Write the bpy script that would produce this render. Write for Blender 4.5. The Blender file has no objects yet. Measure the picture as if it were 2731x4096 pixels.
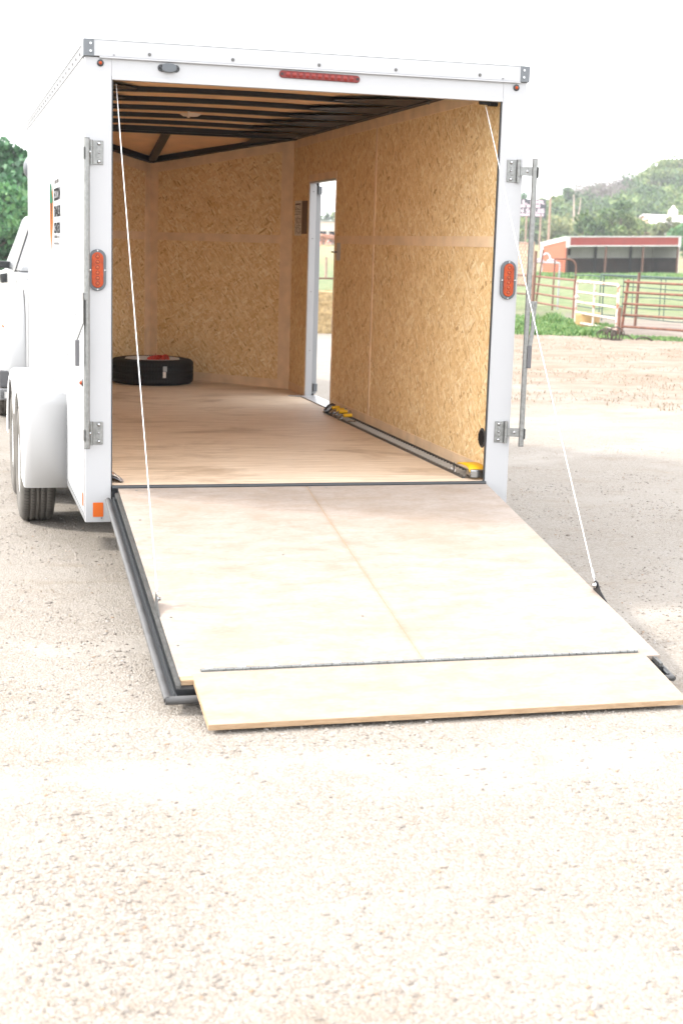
import bpy, math, random
from mathutils import Vector, Matrix, noise
R = math.radians
PI = math.pi
scene = bpy.context.scene
rnd = random.Random(7)

# ------------------------------------------------------------------ camera
CAM = Vector((-1.6753, -7.0130, 1.6988))
YAW, PITCH, ROLL = -0.2606, -0.1773, 0.0299
fwd = Vector((-math.sin(YAW)*math.cos(PITCH), math.cos(YAW)*math.cos(PITCH), math.sin(PITCH)))
rgt = fwd.cross(Vector((0, 0, 1))).normalized()
upv = rgt.cross(fwd)
r2 = rgt*math.cos(ROLL)+upv*math.sin(ROLL)
u2 = -rgt*math.sin(ROLL)+upv*math.cos(ROLL)
cd = bpy.data.cameras.new('camera')
cam = bpy.data.objects.new('camera', cd)
scene.collection.objects.link(cam)
m = Matrix((r2, u2, -fwd)).transposed().to_4x4()
m.translation = CAM-Vector((0, 0, .02))
cam.matrix_world = m
cd.sensor_fit = 'VERTICAL'
cd.sensor_height = 36
cd.sensor_width = 24
cd.lens = 5927.7/4096*36
cd.clip_start = 0.05
cd.clip_end = 3000
cd.dof.use_dof = True
cd.dof.focus_distance = 7.4
cd.dof.aperture_fstop = 4.5
scene.camera = cam

# ------------------------------------------------------------------ world, sun, exposure
SUN_EL, SUN_DIR = R(37), Vector((-1.0, 0.30, 0)).normalized()   # horizontal direction towards the sun
w = bpy.data.worlds.new('World')
scene.world = w
w.use_nodes = True
nt = w.node_tree
bg = nt.nodes['Background']
sky = nt.nodes.new('ShaderNodeTexSky')
sky.sky_type = 'NISHITA'
sky.sun_disc = False
sky.sun_elevation = SUN_EL
sky.sun_rotation = math.atan2(SUN_DIR.x, SUN_DIR.y)
sky.air_density = 1.0
sky.dust_density = 2.0
sky.ozone_density = 0.6
hs = nt.nodes.new('ShaderNodeHueSaturation')
hs.inputs['Saturation'].default_value = 0.30
nt.links.new(sky.outputs[0], hs.inputs['Color'])
veil = nt.nodes.new('ShaderNodeMix')            # thin even cloud veil over the blue
veil.data_type = 'RGBA'
veil.inputs[0].default_value = 0.65
veil.inputs[7].default_value = (6.6, 6.6, 6.7, 1)
nt.links.new(hs.outputs[0], veil.inputs[6])
nt.links.new(veil.outputs[2], bg.inputs[0])
bg.inputs[1].default_value = 0.15
sd = bpy.data.lights.new('sun', 'SUN')
sun = bpy.data.objects.new('sun', sd)
scene.collection.objects.link(sun)
sd.energy = 1.2
sd.angle = R(5.0)
sd.color = (1.0, 0.95, 0.87)
sv = SUN_DIR*math.cos(SUN_EL)+Vector((0, 0, math.sin(SUN_EL)))
sun.rotation_euler = sv.to_track_quat('Z', 'Y').to_euler()
sun.location = (-10, 3, 12)
scene.view_settings.view_transform = 'Standard'
scene.view_settings.look = 'None'
scene.view_settings.gamma = 1
scene.view_settings.exposure = 2.25
scene.cycles.use_denoising = True
scene.cycles.max_bounces = 14
scene.cycles.diffuse_bounces = 10

# ------------------------------------------------------------------ materials
def nd(nt, typ, **kw):
    n = nt.nodes.new(typ)
    for k, v in kw.items():
        if hasattr(n, k):
            setattr(n, k, v)
        else:
            n.inputs[k.replace('_', ' ')].default_value = v
    return n

def mat(name, col=(.5, .5, .5), rough=.5, metal=0.0, spec=.5, bump=0.0, bscale=40, var=0.0, vscale=6, coat=0.0, emit=None):
    m = bpy.data.materials.new(name)
    m.use_nodes = True
    nt = m.node_tree
    b = nt.nodes['Principled BSDF']
    b.inputs['Base Color'].default_value = (*col, 1)
    b.inputs['Roughness'].default_value = rough
    b.inputs['Metallic'].default_value = metal
    b.inputs['Specular IOR Level'].default_value = spec
    b.inputs['Coat Weight'].default_value = coat
    tc = nd(nt, 'ShaderNodeTexCoord')
    if var > 0:
        n = nd(nt, 'ShaderNodeTexNoise')
        n.inputs['Scale'].default_value = vscale
        n.inputs['Detail'].default_value = 6
        nt.links.new(tc.outputs['Object'], n.inputs['Vector'])
        cr = nd(nt, 'ShaderNodeValToRGB')
        cr.color_ramp.elements[0].position = .3
        cr.color_ramp.elements[1].position = .7
        cr.color_ramp.elements[0].color = (*[c*(1-var) for c in col], 1)
        cr.color_ramp.elements[1].color = (*[min(1, c*(1+var*.6)) for c in col], 1)
        nt.links.new(n.outputs['Fac'], cr.inputs[0])
        nt.links.new(cr.outputs[0], b.inputs['Base Color'])
        mr = nd(nt, 'ShaderNodeMapRange')
        mr.inputs['To Min'].default_value = max(0, rough-.1)
        mr.inputs['To Max'].default_value = min(1, rough+.12)
        nt.links.new(n.outputs['Fac'], mr.inputs['Value'])
        nt.links.new(mr.outputs[0], b.inputs['Roughness'])
    if bump > 0:
        n = nd(nt, 'ShaderNodeTexNoise')
        n.inputs['Scale'].default_value = bscale
        n.inputs['Detail'].default_value = 5
        nt.links.new(tc.outputs['Object'], n.inputs['Vector'])
        bp = nd(nt, 'ShaderNodeBump')
        bp.inputs['Strength'].default_value = bump
        bp.inputs['Distance'].default_value = .01
        nt.links.new(n.outputs['Fac'], bp.inputs['Height'])
        nt.links.new(bp.outputs[0], b.inputs['Normal'])
    if emit:
        b.inputs['Emission Color'].default_value = (*emit[0], 1)
        b.inputs['Emission Strength'].default_value = emit[1]
    return m

def ramp(nt, pts, fac=None):
    cr = nd(nt, 'ShaderNodeValToRGB')
    els = cr.color_ramp.elements
    while len(els) < len(pts):
        els.new(.5)
    for e, (p, c) in zip(els, pts):
        e.position = p
        e.color = (*c, 1)
    if fac is not None:
        nt.links.new(fac, cr.inputs[0])
    return cr.outputs[0]

def mapping(nt, src, scale=(1, 1, 1), rot=(0, 0, 0), loc=(0, 0, 0)):
    mp = nd(nt, 'ShaderNodeMapping')
    mp.inputs['Scale'].default_value = scale
    mp.inputs['Rotation'].default_value = rot
    mp.inputs['Location'].default_value = loc
    nt.links.new(src, mp.inputs[0])
    return mp.outputs[0]

def mixc(nt, fac, a, b, mode='MIX'):
    mx = nd(nt, 'ShaderNodeMix')
    mx.data_type = 'RGBA'
    mx.blend_type = mode
    for sock, v in ((mx.inputs[0], fac), (mx.inputs[6], a), (mx.inputs[7], b)):
        if isinstance(v, (int, float)):
            sock.default_value = v
        elif isinstance(v, tuple):
            sock.default_value = (*v, 1)
        else:
            nt.links.new(v, sock)
    return mx.outputs[2]

def math_(nt, op, a, b=0.0, clamp=False):
    n = nd(nt, 'ShaderNodeMath')
    n.operation = op
    n.use_clamp = clamp
    for i, v in enumerate((a, b)):
        if isinstance(v, (int, float)):
            n.inputs[i].default_value = v
        else:
            nt.links.new(v, n.inputs[i])
    return n.outputs[0]

def tex_noise(nt, vec, scale, detail=4, rough=.5, dist=0.0):
    n = nd(nt, 'ShaderNodeTexNoise')
    n.inputs['Scale'].default_value = scale
    n.inputs['Detail'].default_value = detail
    n.inputs['Roughness'].default_value = rough
    n.inputs['Distortion'].default_value = dist
    nt.links.new(vec, n.inputs['Vector'])
    return n.outputs['Fac']

def smoothstep(nt, v, a, b):
    mr = nd(nt, 'ShaderNodeMapRange')
    mr.interpolation_type = 'SMOOTHSTEP'
    mr.inputs['From Min'].default_value = a
    mr.inputs['From Max'].default_value = b
    nt.links.new(v, mr.inputs['Value'])
    return mr.outputs[0]

def start(name):
    m = bpy.data.materials.new(name)
    m.use_nodes = True
    return m, m.node_tree, m.node_tree.nodes['Principled BSDF']

def osb(name, tint=(1, 1, 1), pale=0.0):
    """strand board: overlapping flat chips lying in many directions"""
    m, nt, b = start(name)
    uv = nd(nt, 'ShaderNodeUVMap')
    uv = uv.outputs[0]
    # warp slightly
    wn = nd(nt, 'ShaderNodeTexNoise')
    wn.inputs['Scale'].default_value = 9
    nt.links.new(uv, wn.inputs['Vector'])
    wm = nd(nt, 'ShaderNodeVectorMath', operation='MULTIPLY_ADD')
    wm.inputs[1].default_value = (.035, .035, 0)
    nt.links.new(wn.outputs['Color'], wm.inputs[0])
    nt.links.new(uv, wm.inputs[2])
    cols = None
    hs_ = None
    lay = [(15, 62, .3, 3.1), (11, 46, 1.25, 7.7), (17, 70, 2.1, 1.3), (13, 55, -.5, 9.9), (24, 88, .85, 4.4)]
    for i, (sx, sy, ro, off) in enumerate(lay):
        v = nd(nt, 'ShaderNodeTexVoronoi')
        v.inputs['Scale'].default_value = 1
        v.inputs['Randomness'].default_value = 1
        nt.links.new(mapping(nt, mapping(nt, wm.outputs[0], (1, 1, 1), (0, 0, ro)), (sx, sy, 1), (0, 0, 0), (off, off*.7, 0)), v.inputs['Vector'])
        sep = nd(nt, 'ShaderNodeSeparateColor')
        nt.links.new(v.outputs['Color'], sep.inputs[0])
        c = ramp(nt, [(0, (.40, .23, .09)), (.05, (.66, .43, .19)), (.4, (.79, .575, .295)), (.75, (.86, .665, .375)), (1, (.93, .80, .54))], sep.outputs[0])
        edge = smoothstep(nt, v.outputs['Distance'], .35, .75)
        c = mixc(nt, math_(nt, 'MULTIPLY', edge, .25), c, (.42, .24, .10))
        if cols is None:
            cols, hs_ = c, sep.outputs[1]
        else:
            k = math_(nt, 'GREATER_THAN', sep.outputs[2], .52)
            cols = mixc(nt, k, cols, c)
            mxx = nd(nt, 'ShaderNodeMix')
            nt.links.new(k, mxx.inputs[0])
            nt.links.new(hs_, mxx.inputs[2])
            nt.links.new(sep.outputs[1], mxx.inputs[3])
            hs_ = mxx.outputs[0]
    big = tex_noise(nt, uv, 1.6, 3)
    cols = mixc(nt, math_(nt, 'MULTIPLY', big, .3), cols, (.72, .51, .27))
    # a few dark knots
    kn = nd(nt, 'ShaderNodeTexVoronoi')
    nt.links.new(mapping(nt, uv, (3.1, 3.6, 1)), kn.inputs['Vector'])
    kf = math_(nt, 'LESS_THAN', kn.outputs['Distance'], .07)
    cols = mixc(nt, math_(nt, 'MULTIPLY', kf, .6), cols, (.32, .17, .08))
    cols = mixc(nt, 1.0, cols, tint, 'MULTIPLY')
    nt.links.new(cols, b.inputs['Base Color'])
    b.inputs['Roughness'].default_value = .62
    bp = nd(nt, 'ShaderNodeBump')
    bp.inputs['Strength'].default_value = .35
    bp.inputs['Distance'].default_value = .002
    nt.links.new(hs_, bp.inputs['Height'])
    nt.links.new(bp.outputs[0], b.inputs['Normal'])
    return m

def plywood(name, c0, c1, c2, grain=(2.2, 60), stain=(.45, .3, .16), stain_amt=.35, rough=.6, chips=0.0, seam=False):
    """grain runs along u"""
    m, nt, b = start(name)
    uv = nd(nt, 'ShaderNodeUVMap').outputs[0]
    g = tex_noise(nt, mapping(nt, uv, (grain[0], grain[1], 1)), 1, 6, .65, .6)
    f = tex_noise(nt, mapping(nt, uv, (grain[0]*7, grain[1]*5, 1)), 1, 4, .6)
    gg = math_(nt, 'ADD', math_(nt, 'MULTIPLY', g, .7), math_(nt, 'MULTIPLY', f, .3))
    c = ramp(nt, [(.36, c0), (.5, c1), (.63, c2)], gg)
    s = tex_noise(nt, mapping(nt, uv, (1.3, 2.2, 1), (0, 0, .3)), 1, 6, .62, .8)
    c = mixc(nt, math_(nt, 'MULTIPLY', smoothstep(nt, s, .5, .68), stain_amt), c, stain)
    s2 = tex_noise(nt, mapping(nt, uv, (.7, 4.5, 1)), 3, 5, .7)
    c = mixc(nt, math_(nt, 'MULTIPLY', smoothstep(nt, s2, .6, .72), stain_amt*.8), c, tuple(x*.6 for x in stain))
    if chips:
        v = nd(nt, 'ShaderNodeTexVoronoi')
        nt.links.new(mapping(nt, uv, (16, 34, 1), (0, 0, .5)), v.inputs['Vector'])
        sp = nd(nt, 'ShaderNodeSeparateColor')
        nt.links.new(v.outputs['Color'], sp.inputs[0])
        c = mixc(nt, math_(nt, 'MULTIPLY', sp.outputs[0], chips), c, tuple(x*.62 for x in c0))
        v3 = nd(nt, 'ShaderNodeTexVoronoi')
        nt.links.new(mapping(nt, uv, (9, 26, 1), (0, 0, -.4)), v3.inputs['Vector'])
        c = mixc(nt, math_(nt, 'MULTIPLY', math_(nt, 'LESS_THAN', v3.outputs['Distance'], .09), .55), c, (.2, .12, .06))
    if seam:      # water stain soaked in along the joint between the two boards
        su = nd(nt, 'ShaderNodeSeparateXYZ')
        nt.links.new(uv, su.inputs[0])
        e = math_(nt, 'ABSOLUTE', math_(nt, 'SUBTRACT', su.outputs[0], .007))
        wn_ = tex_noise(nt, mapping(nt, uv, (1, .6, 1)), 3.5, 6, .7)
        lim = math_(nt, 'MULTIPLY', wn_, .055)
        k_ = math_(nt, 'SUBTRACT', 1, smoothstep(nt, math_(nt, 'DIVIDE', e, lim), .15, 1.0))
        k_ = math_(nt, 'MULTIPLY', k_, math_(nt, 'ADD', .22, math_(nt, 'MULTIPLY', smoothstep(nt, su.outputs[1], -1.9, -.1), .5)))
        c = mixc(nt, k_, c, (.17, .105, .055))
        sc_ = smoothstep(nt, tex_noise(nt, mapping(nt, uv, (3, 22, 1), (0, 0, .1)), 1.5, 5, .7), .62, .70)
        c = mixc(nt, math_(nt, 'MULTIPLY', sc_, .22), c, (.15, .12, .10))
    nt.links.new(c, b.inputs['Base Color'])
    b.inputs['Roughness'].default_value = rough
    bp = nd(nt, 'ShaderNodeBump')
    bp.inputs['Strength'].default_value = .25
    bp.inputs['Distance'].default_value = .0015
    nt.links.new(gg, bp.inputs['Height'])
    nt.links.new(bp.outputs[0], b.inputs['Normal'])
    return m

def leafmat(name, cols, rough=.6, trans=.25, spread=.5):
    m, nt, b = start(name)
    geo = nd(nt, 'ShaderNodeNewGeometry')
    oi = nd(nt, 'ShaderNodeObjectInfo')
    f = math_(nt, 'ADD', math_(nt, 'MULTIPLY', geo.outputs['Random Per Island'], 1-spread), math_(nt, 'MULTIPLY', smoothstep(nt, tex_noise(nt, geo.outputs['Position'], .16, 2), .32, .68), spread))
    n = len(cols)
    c = ramp(nt, [(.08+.8*i/(n-1), q) for i, q in enumerate(cols)], f)
    nt.links.new(c, b.inputs['Base Color'])
    b.inputs['Roughness'].default_value = rough
    tr = nd(nt, 'ShaderNodeBsdfTranslucent')
    nt.links.new(c, tr.inputs['Color'])
    mx = nd(nt, 'ShaderNodeMixShader')
    mx.inputs[0].default_value = trans
    nt.links.new(b.outputs[0], mx.inputs[1])
    nt.links.new(tr.outputs[0], mx.inputs[2])
    nt.links.new(mx.outputs[0], nt.nodes['Material Output'].inputs['Surface'])
    return m

M = {}
M['white'] = mat('white_paint', (.355, .36, .37), .36, coat=.1, bump=.02, bscale=7)
M['white_side'] = mat('white_side_skin', (.285, .29, .297), .7, spec=.12, bump=.12, bscale=2.5)  # same white as the rear, colour darkened to offset direct sun on the side
M['fender'] = mat('fender_white', (.55, .555, .56), .5, spec=.2)
M['alu'] = mat('aluminium_trim', (.17, .172, .176), .6, .3, var=.12, vscale=30)
M['silverpaint'] = mat('silver_cap', (.115, .125, .135), .45, .2)
M['galv'] = mat('galvanised_steel', (.215, .22, .215), .38, .7, var=.22, vscale=55, bump=.15, bscale=120)
M['galvdark'] = mat('dull_galvanised', (.11, .11, .106), .45, .6, var=.3, vscale=40)
M['slot'] = mat('worn_track_rib', (.42, .39, .35), .6, .1)
M['chrome'] = mat('bright_metal', (.36, .365, .37), .22, 1.0)
M['blackmetal'] = mat('black_steel', (.010, .011, .013), .45, 0, spec=.35, var=.3, vscale=20)
M['blackplastic'] = mat('black_plastic', (.03, .033, .036), .45)
M['greyplastic'] = mat('grey_plastic', (.075, .085, .095), .38)
M['rubber'] = mat('seal_rubber', (.058, .057, .057), .55, var=.3, vscale=18)
M['grip'] = mat('grip_rubber', (.10, .10, .105), .8)
M['tyre'] = mat('tyre_rubber', (.055, .052, .05), .78, var=.35, vscale=14, bump=.2, bscale=60)
M['tyre_dusty'] = mat('dusty_tyre_rubber', (.095, .088, .078), .85, var=.3, vscale=10, bump=.2, bscale=60)
M['tyre_new'] = mat('new_tyre_rubber', (.009, .009, .010), .7, spec=.25, bump=.1, bscale=70)
M['rim'] = mat('rim_white', (.62, .64, .66), .35)
M['lens'] = mat('orange_red_lens', (.32, .040, .002), .3, spec=.25, coat=.12, var=.35, vscale=38)
M['lensdot'] = mat('lens_dark_ring', (.06, .004, .001), .2, coat=.4)
M['lenscore'] = mat('lens_core', (.34, .075, .015), .3)
M['redlens'] = mat('red_lens', (.13, .012, .010), .3, spec=.25, coat=.1)
M['redlight'] = mat('red_lens_bright', (.19, .020, .016), .3, spec=.3, coat=.1)
M['orange'] = mat('orange_reflector', (.50, .095, .006), .3)
M['lum'] = mat('luan_trim', (.77, .58, .385), .6, var=.14, vscale=9, bump=.05)
M['lum2'] = mat('luan_ceiling', (.80, .54, .32), .6, var=.12, vscale=5)
M['yellow'] = mat('yellow_webbing', (.80, .46, .01), .5, bump=.25, bscale=250, var=.12, vscale=30)
M['yellowtube'] = mat('yellow_roller', (.82, .47, .01), .35)
M['paper'] = mat('paper', (.72, .68, .62), .7, var=.12, vscale=20)
M['ink'] = mat('ink_grey', (.015, .015, .015), .9, spec=.05)
M['inkgrey'] = mat('ink_light', (.10, .095, .09), .9, spec=.05)
M['darkcard'] = mat('dark_card', (.13, .085, .05), .6, var=.3, vscale=30)
M['cable'] = mat('white_coated_cable', (.82, .83, .84), .35)
M['redplastic'] = mat('red_strap', (.50, .03, .012), .35, var=.5, vscale=45)
M['osb'] = osb('strand_board')
M['floor'] = plywood('plywood_floor', (.50, .38, .265), (.67, .54, .41), (.79, .67, .54), (2.4, 52), (.34, .23, .14), .6)
M['ramp'] = plywood('ramp_board', (.245, .192, .150), (.283, .236, .200), (.312, .270, .236), (5, 14), (.235, .175, .120), .30, .7, chips=.20, seam=True)
M['flap'] = plywood('flap_board', (.238, .188, .140), (.272, .226, .180), (.298, .256, .212), (5, 14), (.230, .168, .110), .30, .7, chips=.16)
M['rampedge'] = plywood('ramp_board_edge', (.24, .155, .085), (.32, .215, .125), (.40, .285, .18), (14, 160), (.25, .15, .08), .4)
M['truckpaint'] = mat('truck_white', (.33, .335, .34), .35, spec=.3, coat=.1)
M['glass'] = mat('dark_glass', (.02, .022, .025), .25, spec=.2)
M['clear'] = mat('light_cover', (.72, .64, .56), .3)
M['rust'] = mat('rusty_pipe', (.17, .068, .042), .75, var=.35, vscale=9, bump=.3, bscale=60)
M['darkpipe'] = mat('dark_green_pipe', (.045, .075, .065), .7, var=.3, vscale=6)
M['brownpost'] = mat('brown_post', (.13, .065, .045), .8, var=.3, vscale=8)
M['greypipe'] = mat('grey_pipe', (.30, .32, .32), .6, var=.2, vscale=8)
m_, nt_, b_ = start('flaking_white_gate_paint')
tc_ = nd(nt_, 'ShaderNodeTexCoord')
nn_ = tex_noise(nt_, tc_.outputs['Object'], 9, 6, .7)
nt_.links.new(mixc(nt_, smoothstep(nt_, nn_, .52, .60), (.50, .45, .41), (.30, .10, .045)), b_.inputs['Base Color'])
b_.inputs['Roughness'].default_value = .7
M['gatepaint'] = m_
M['shedred_sunlit'] = mat('red_sheet_sunlit', (.36, .075, .03), .55, var=.1, vscale=3)  # brighter copy of the red sheet, sunlight on the end wall put into its colour
M['shedred'] = mat('red_sheet', (.23, .022, .014), .5, var=.12, vscale=3)
M['shedwhite'] = mat('white_sheet', (.50, .495, .48), .5, var=.08, vscale=3)
M['shedinner'] = mat('grey_white_sheet', (.48, .49, .48), .6, var=.1, vscale=2)
M['shedwood'] = mat('dark_stained_boards', (.035, .022, .017), .85, var=.5, vscale=1.4)
M['tan'] = mat('tan_plastic', (.34, .22, .09), .55, var=.15, vscale=5)
M['straw'] = mat('straw', (.36, .26, .13), .85, var=.35, vscale=18, bump=.8, bscale=40)
M['beige'] = mat('beige_sheet', (.55, .46, .40), .6)
M['barnroof'] = mat('pale_barn_roof', (.50, .47, .455), .5)
M['barnwall'] = mat('faded_pink_barn_boards', (.58, .36, .30), .7, var=.1)
M['signpink'] = mat('sign_pink_white', (.66, .52, .60), .6)
M['signdark'] = mat('sign_dark_ink', (.035, .035, .05), .6)
M['wood'] = mat('weathered_pole', (.30, .20, .16), .85, var=.2)
M['bark'] = mat('bark', (.12, .09, .07), .9, var=.3, vscale=6)
M['palebark'] = mat('pale_dead_bark', (.38, .31, .26), .9, var=.2, vscale=4)
M['cow'] = mat('reddish_brown_hide', (.30, .12, .06), .7, var=.3, vscale=2)
M['cowlight'] = mat('light_tan_hide', (.45, .24, .12), .7, var=.3, vscale=2)
M['coneorange'] = mat('orange_pink_plastic', (.85, .22, .12), .5)
M['green_decal'] = mat('green_decal', (.010, .085, .042), .8, spec=.05, var=.3, vscale=30)
M['orange_decal'] = mat('orange_decal', (.34, .10, .018), .8, spec=.05, var=.1, vscale=30)
M['brown_decal'] = mat('brown_decal', (.035, .020, .011), .8, spec=.05)
M['twig'] = mat('dark_wire', (.06, .045, .035), .8)
M['leaf_dark'] = leafmat('leaves_deep_green', [(.012, .055, .022), (.03, .11, .045), (.065, .19, .07), (.13, .26, .09)])
M['leaf_mid'] = leafmat('leaves_mid_green', [(.014, .042, .016), (.042, .10, .032), (.11, .18, .05), (.21, .26, .08)])
M['leaf_yellow'] = leafmat('leaves_yellow_green', [(.045, .075, .025), (.09, .125, .042), (.16, .185, .065), (.24, .235, .085)])
M['leaf_grey'] = leafmat('bare_grey_twigs', [(.07, .058, .054), (.12, .098, .092), (.16, .135, .12), (.09, .115, .065)])
M['weed'] = leafmat('weeds', [(.035, .10, .022), (.065, .165, .04), (.13, .24, .06), (.21, .28, .10)], spread=.2)
M['drygrass'] = leafmat('dry_grass_blades', [(.23, .17, .115), (.26, .205, .15), (.30, .245, .18), (.22, .20, .13)], spread=.2)

# ------------------------------------------------------------------ mesh builder
ZO = 0.0
class MB:
    def __init__(s):
        s.v, s.f, s.mi = [], [], []
        s.cur = 0
        s.sm = []
        s.smooth = False
    def add(s, vs, fs):
        n = len(s.v)
        s.v += [Vector(p) for p in vs]
        s.f += [tuple(i+n for i in f) for f in fs]
        s.mi += [s.cur]*len(fs)
        s.sm += [s.smooth]*len(fs)
        return s
    def box(s, a, b, M_=None):
        x0, y0, z0 = a
        x1, y1, z1 = b
        if x0 > x1: x0, x1 = x1, x0
        if y0 > y1: y0, y1 = y1, y0
        if z0 > z1: z0, z1 = z1, z0
        vs = [(x0, y0, z0), (x1, y0, z0), (x1, y1, z0), (x0, y1, z0), (x0, y0, z1), (x1, y0, z1), (x1, y1, z1), (x0, y1, z1)]
        if M_:
            vs = [M_ @ Vector(p) for p in vs]
        return s.add(vs, [(0, 3, 2, 1), (4, 5, 6, 7), (0, 1, 5, 4), (1, 2, 6, 5), (2, 3, 7, 6), (3, 0, 4, 7)])
    def beam(s, p0, p1, wx, h, up=(0, 0, 1)):
        """rectangular bar from p0 to p1"""
        p0, p1 = Vector(p0), Vector(p1)
        d = (p1-p0).normalized()
        sd_ = d.cross(Vector(up)).normalized()
        u = sd_.cross(d)
        vs = []
        for p in (p0, p1):
            for a, b in ((-1, -1), (1, -1), (1, 1), (-1, 1)):
                vs.append(p+sd_*a*wx/2+u*b*h/2)
        return s.add(vs, [(0, 1, 2, 3), (7, 6, 5, 4), (0, 4, 5, 1), (1, 5, 6, 2), (2, 6, 7, 3), (3, 7, 4, 0)])
    def cyl(s, p0, p1, r, n=16, r1=None, caps=True):
        p0, p1 = Vector(p0), Vector(p1)
        r1 = r if r1 is None else r1
        d = (p1-p0).normalized()
        a = d.orthogonal().normalized()
        b = d.cross(a)
        vs = []
        for p, q in ((p0, r), (p1, r1)):
            for i in range(n):
                t = 2*PI*i/n
                vs.append(p+a*math.cos(t)*q+b*math.sin(t)*q)
        o = s.smooth
        s.smooth = True
        s.add(vs, [(i, (i+1) % n, n+(i+1) % n, n+i) for i in range(n)])
        s.smooth = False
        if caps:
            s.add(vs[:n], [tuple(range(n-1, -1, -1))])
            s.add(vs[n:], [tuple(range(n))])
        s.smooth = o
        return s
    def tube(s, pts, r, n=8, closed=False):
        pts = [Vector(p) for p in pts]
        k = len(pts)
        rs = r if isinstance(r, (list, tuple)) else [r]*k
        ref = None
        vs = []
        for i, p in enumerate(pts):
            if closed:
                d = pts[(i+1) % k]-pts[i-1]
            else:
                d = pts[min(i+1, k-1)]-pts[max(i-1, 0)]
            d.normalize()
            if ref is None:
                ref = d.orthogonal().normalized()
            ref = (ref-d*ref.dot(d)).normalized()
            b = d.cross(ref)
            for j in range(n):
                t = 2*PI*j/n
                vs.append(p+ref*math.cos(t)*rs[i]+b*math.sin(t)*rs[i])
        fs = []
        for i in range(k if closed else k-1):
            for j in range(n):
                a, b2 = i*n+j, i*n+(j+1) % n
                c, d2 = ((i+1) % k)*n+(j+1) % n, ((i+1) % k)*n+j
                fs.append((a, b2, c, d2))
        o = s.smooth
        s.smooth = True
        s.add(vs, fs)
        if not closed:
            s.add(vs[:n], [tuple(range(n-1, -1, -1))])
            s.add(vs[-n:], [tuple(range(n))])
        s.smooth = o
        return s
    def lathe(s, prof, org=(0, 0, 0), axis='z', n=32, closed=False):
        """prof: (r, h) points"""
        org = Vector(org)
        vs = []
        for r, h in prof:
            for j in range(n):
                t = 2*PI*j/n
                c, q = r*math.cos(t), r*math.sin(t)
                p = {'z': (c, q, h), 'x': (h, c, q), 'y': (c, h, q)}[axis]
                vs.append(org+Vector(p))
        k = len(prof)
        fs = []
        for i in range(k if closed else k-1):
            for j in range(n):
                fs.append((i*n+j, i*n+(j+1) % n, ((i+1) % k)*n+(j+1) % n, ((i+1) % k)*n+j))
        o = s.smooth
        s.smooth = True
        s.add(vs, fs)
        s.smooth = o
        return s
    def prism(s, poly, ext):
        """poly: 3D points in a plane, ext: vector"""
        poly = [Vector(p) for p in poly]
        ext = Vector(ext)
        n = len(poly)
        vs = poly+[p+ext for p in poly]
        fs = [tuple(range(n-1, -1, -1)), tuple(range(n, 2*n))]+[(i, (i+1) % n, n+(i+1) % n, n+i) for i in range(n)]
        return s.add(vs, fs)
    def quad(s, a, b, c, d):
        return s.add([a, b, c, d], [(0, 1, 2, 3)])
    def pieces(s):
        # far-apart pieces of this mesh: lists of face indices
        par = list(range(len(s.v)))
        def find(a):
            while par[a] != a:
                par[a] = par[par[a]]
                a = par[a]
            return a
        for f in s.f:
            r0 = find(f[0])
            for i in f[1:]:
                par[find(i)] = r0
        isl = {}
        for k, f in enumerate(s.f):
            isl.setdefault(find(f[0]), []).append(k)
        keys = list(isl)
        if len(keys) > 220:
            return None
        bb = []
        for k in keys:
            pts = [s.v[i] for f in isl[k] for i in s.f[f]]
            bb.append(([min(p[a] for p in pts) for a in range(3)], [max(p[a] for p in pts) for a in range(3)]))
        size = [max(h[a]-l[a] for a in range(3)) for l, h in bb]
        grp = list(range(len(keys)))
        def fg(a):
            while grp[a] != a:
                a = grp[a]
            return a
        for i in range(len(keys)):
            for j in range(i+1, len(keys)):
                g = math.sqrt(sum(max(0, bb[i][0][a]-bb[j][1][a], bb[j][0][a]-bb[i][1][a])**2 for a in range(3)))
                if g <= max(.02, .5*max(size[i], size[j])):
                    grp[fg(j)] = fg(i)
        out = {}
        for i, k in enumerate(keys):
            out.setdefault(fg(i), []).extend(isl[k])
        return list(out.values())
    def build(s, name, mats, parent=None, bevel=0.0, world=True, fix=True):
        if parent is not None and fix:
            ps = s.pieces()
            if ps and len(ps) > 1:
                first = None
                for fl in ps:
                    q = MB()
                    idx = {}
                    for k in fl:
                        f = []
                        for i in s.f[k]:
                            if i not in idx:
                                idx[i] = len(q.v)
                                q.v.append(s.v[i])
                            f.append(idx[i])
                        q.f.append(tuple(f))
                        q.mi.append(s.mi[k])
                        q.sm.append(s.sm[k])
                    o = q.build1(name, mats, parent, bevel, world, fix)
                    first = first or o
                return first
        return s.build1(name, mats, parent, bevel, world, fix)
    def build1(s, name, mats, parent=None, bevel=0.0, world=True, fix=True):
        me = bpy.data.meshes.new(name)
        off = Vector((0, 0, 0))
        if parent is not None and world:
            p = parent
            while p is not None:
                off += p.location
                p = p.parent
        zo = Vector((0, 0, ZO)) if world else Vector((0, 0, 0))
        vs = [v+zo-off for v in s.v]
        me.from_pydata(vs, [], s.f)
        if not isinstance(mats, (list, tuple)):
            mats = [mats]
        for q in mats:
            me.materials.append(q)
        me.polygons.foreach_set('material_index', s.mi)
        me.polygons.foreach_set('use_smooth', s.sm)
        if fix:
            import bmesh
            bm = bmesh.new()
            bm.from_mesh(me)
            bmesh.ops.recalc_face_normals(bm, faces=bm.faces)
            bm.to_mesh(me)
            bm.free()
        uvl = me.uv_layers.new(name='UVMap')
        uvs = [0.0]*(2*len(me.loops))
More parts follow.
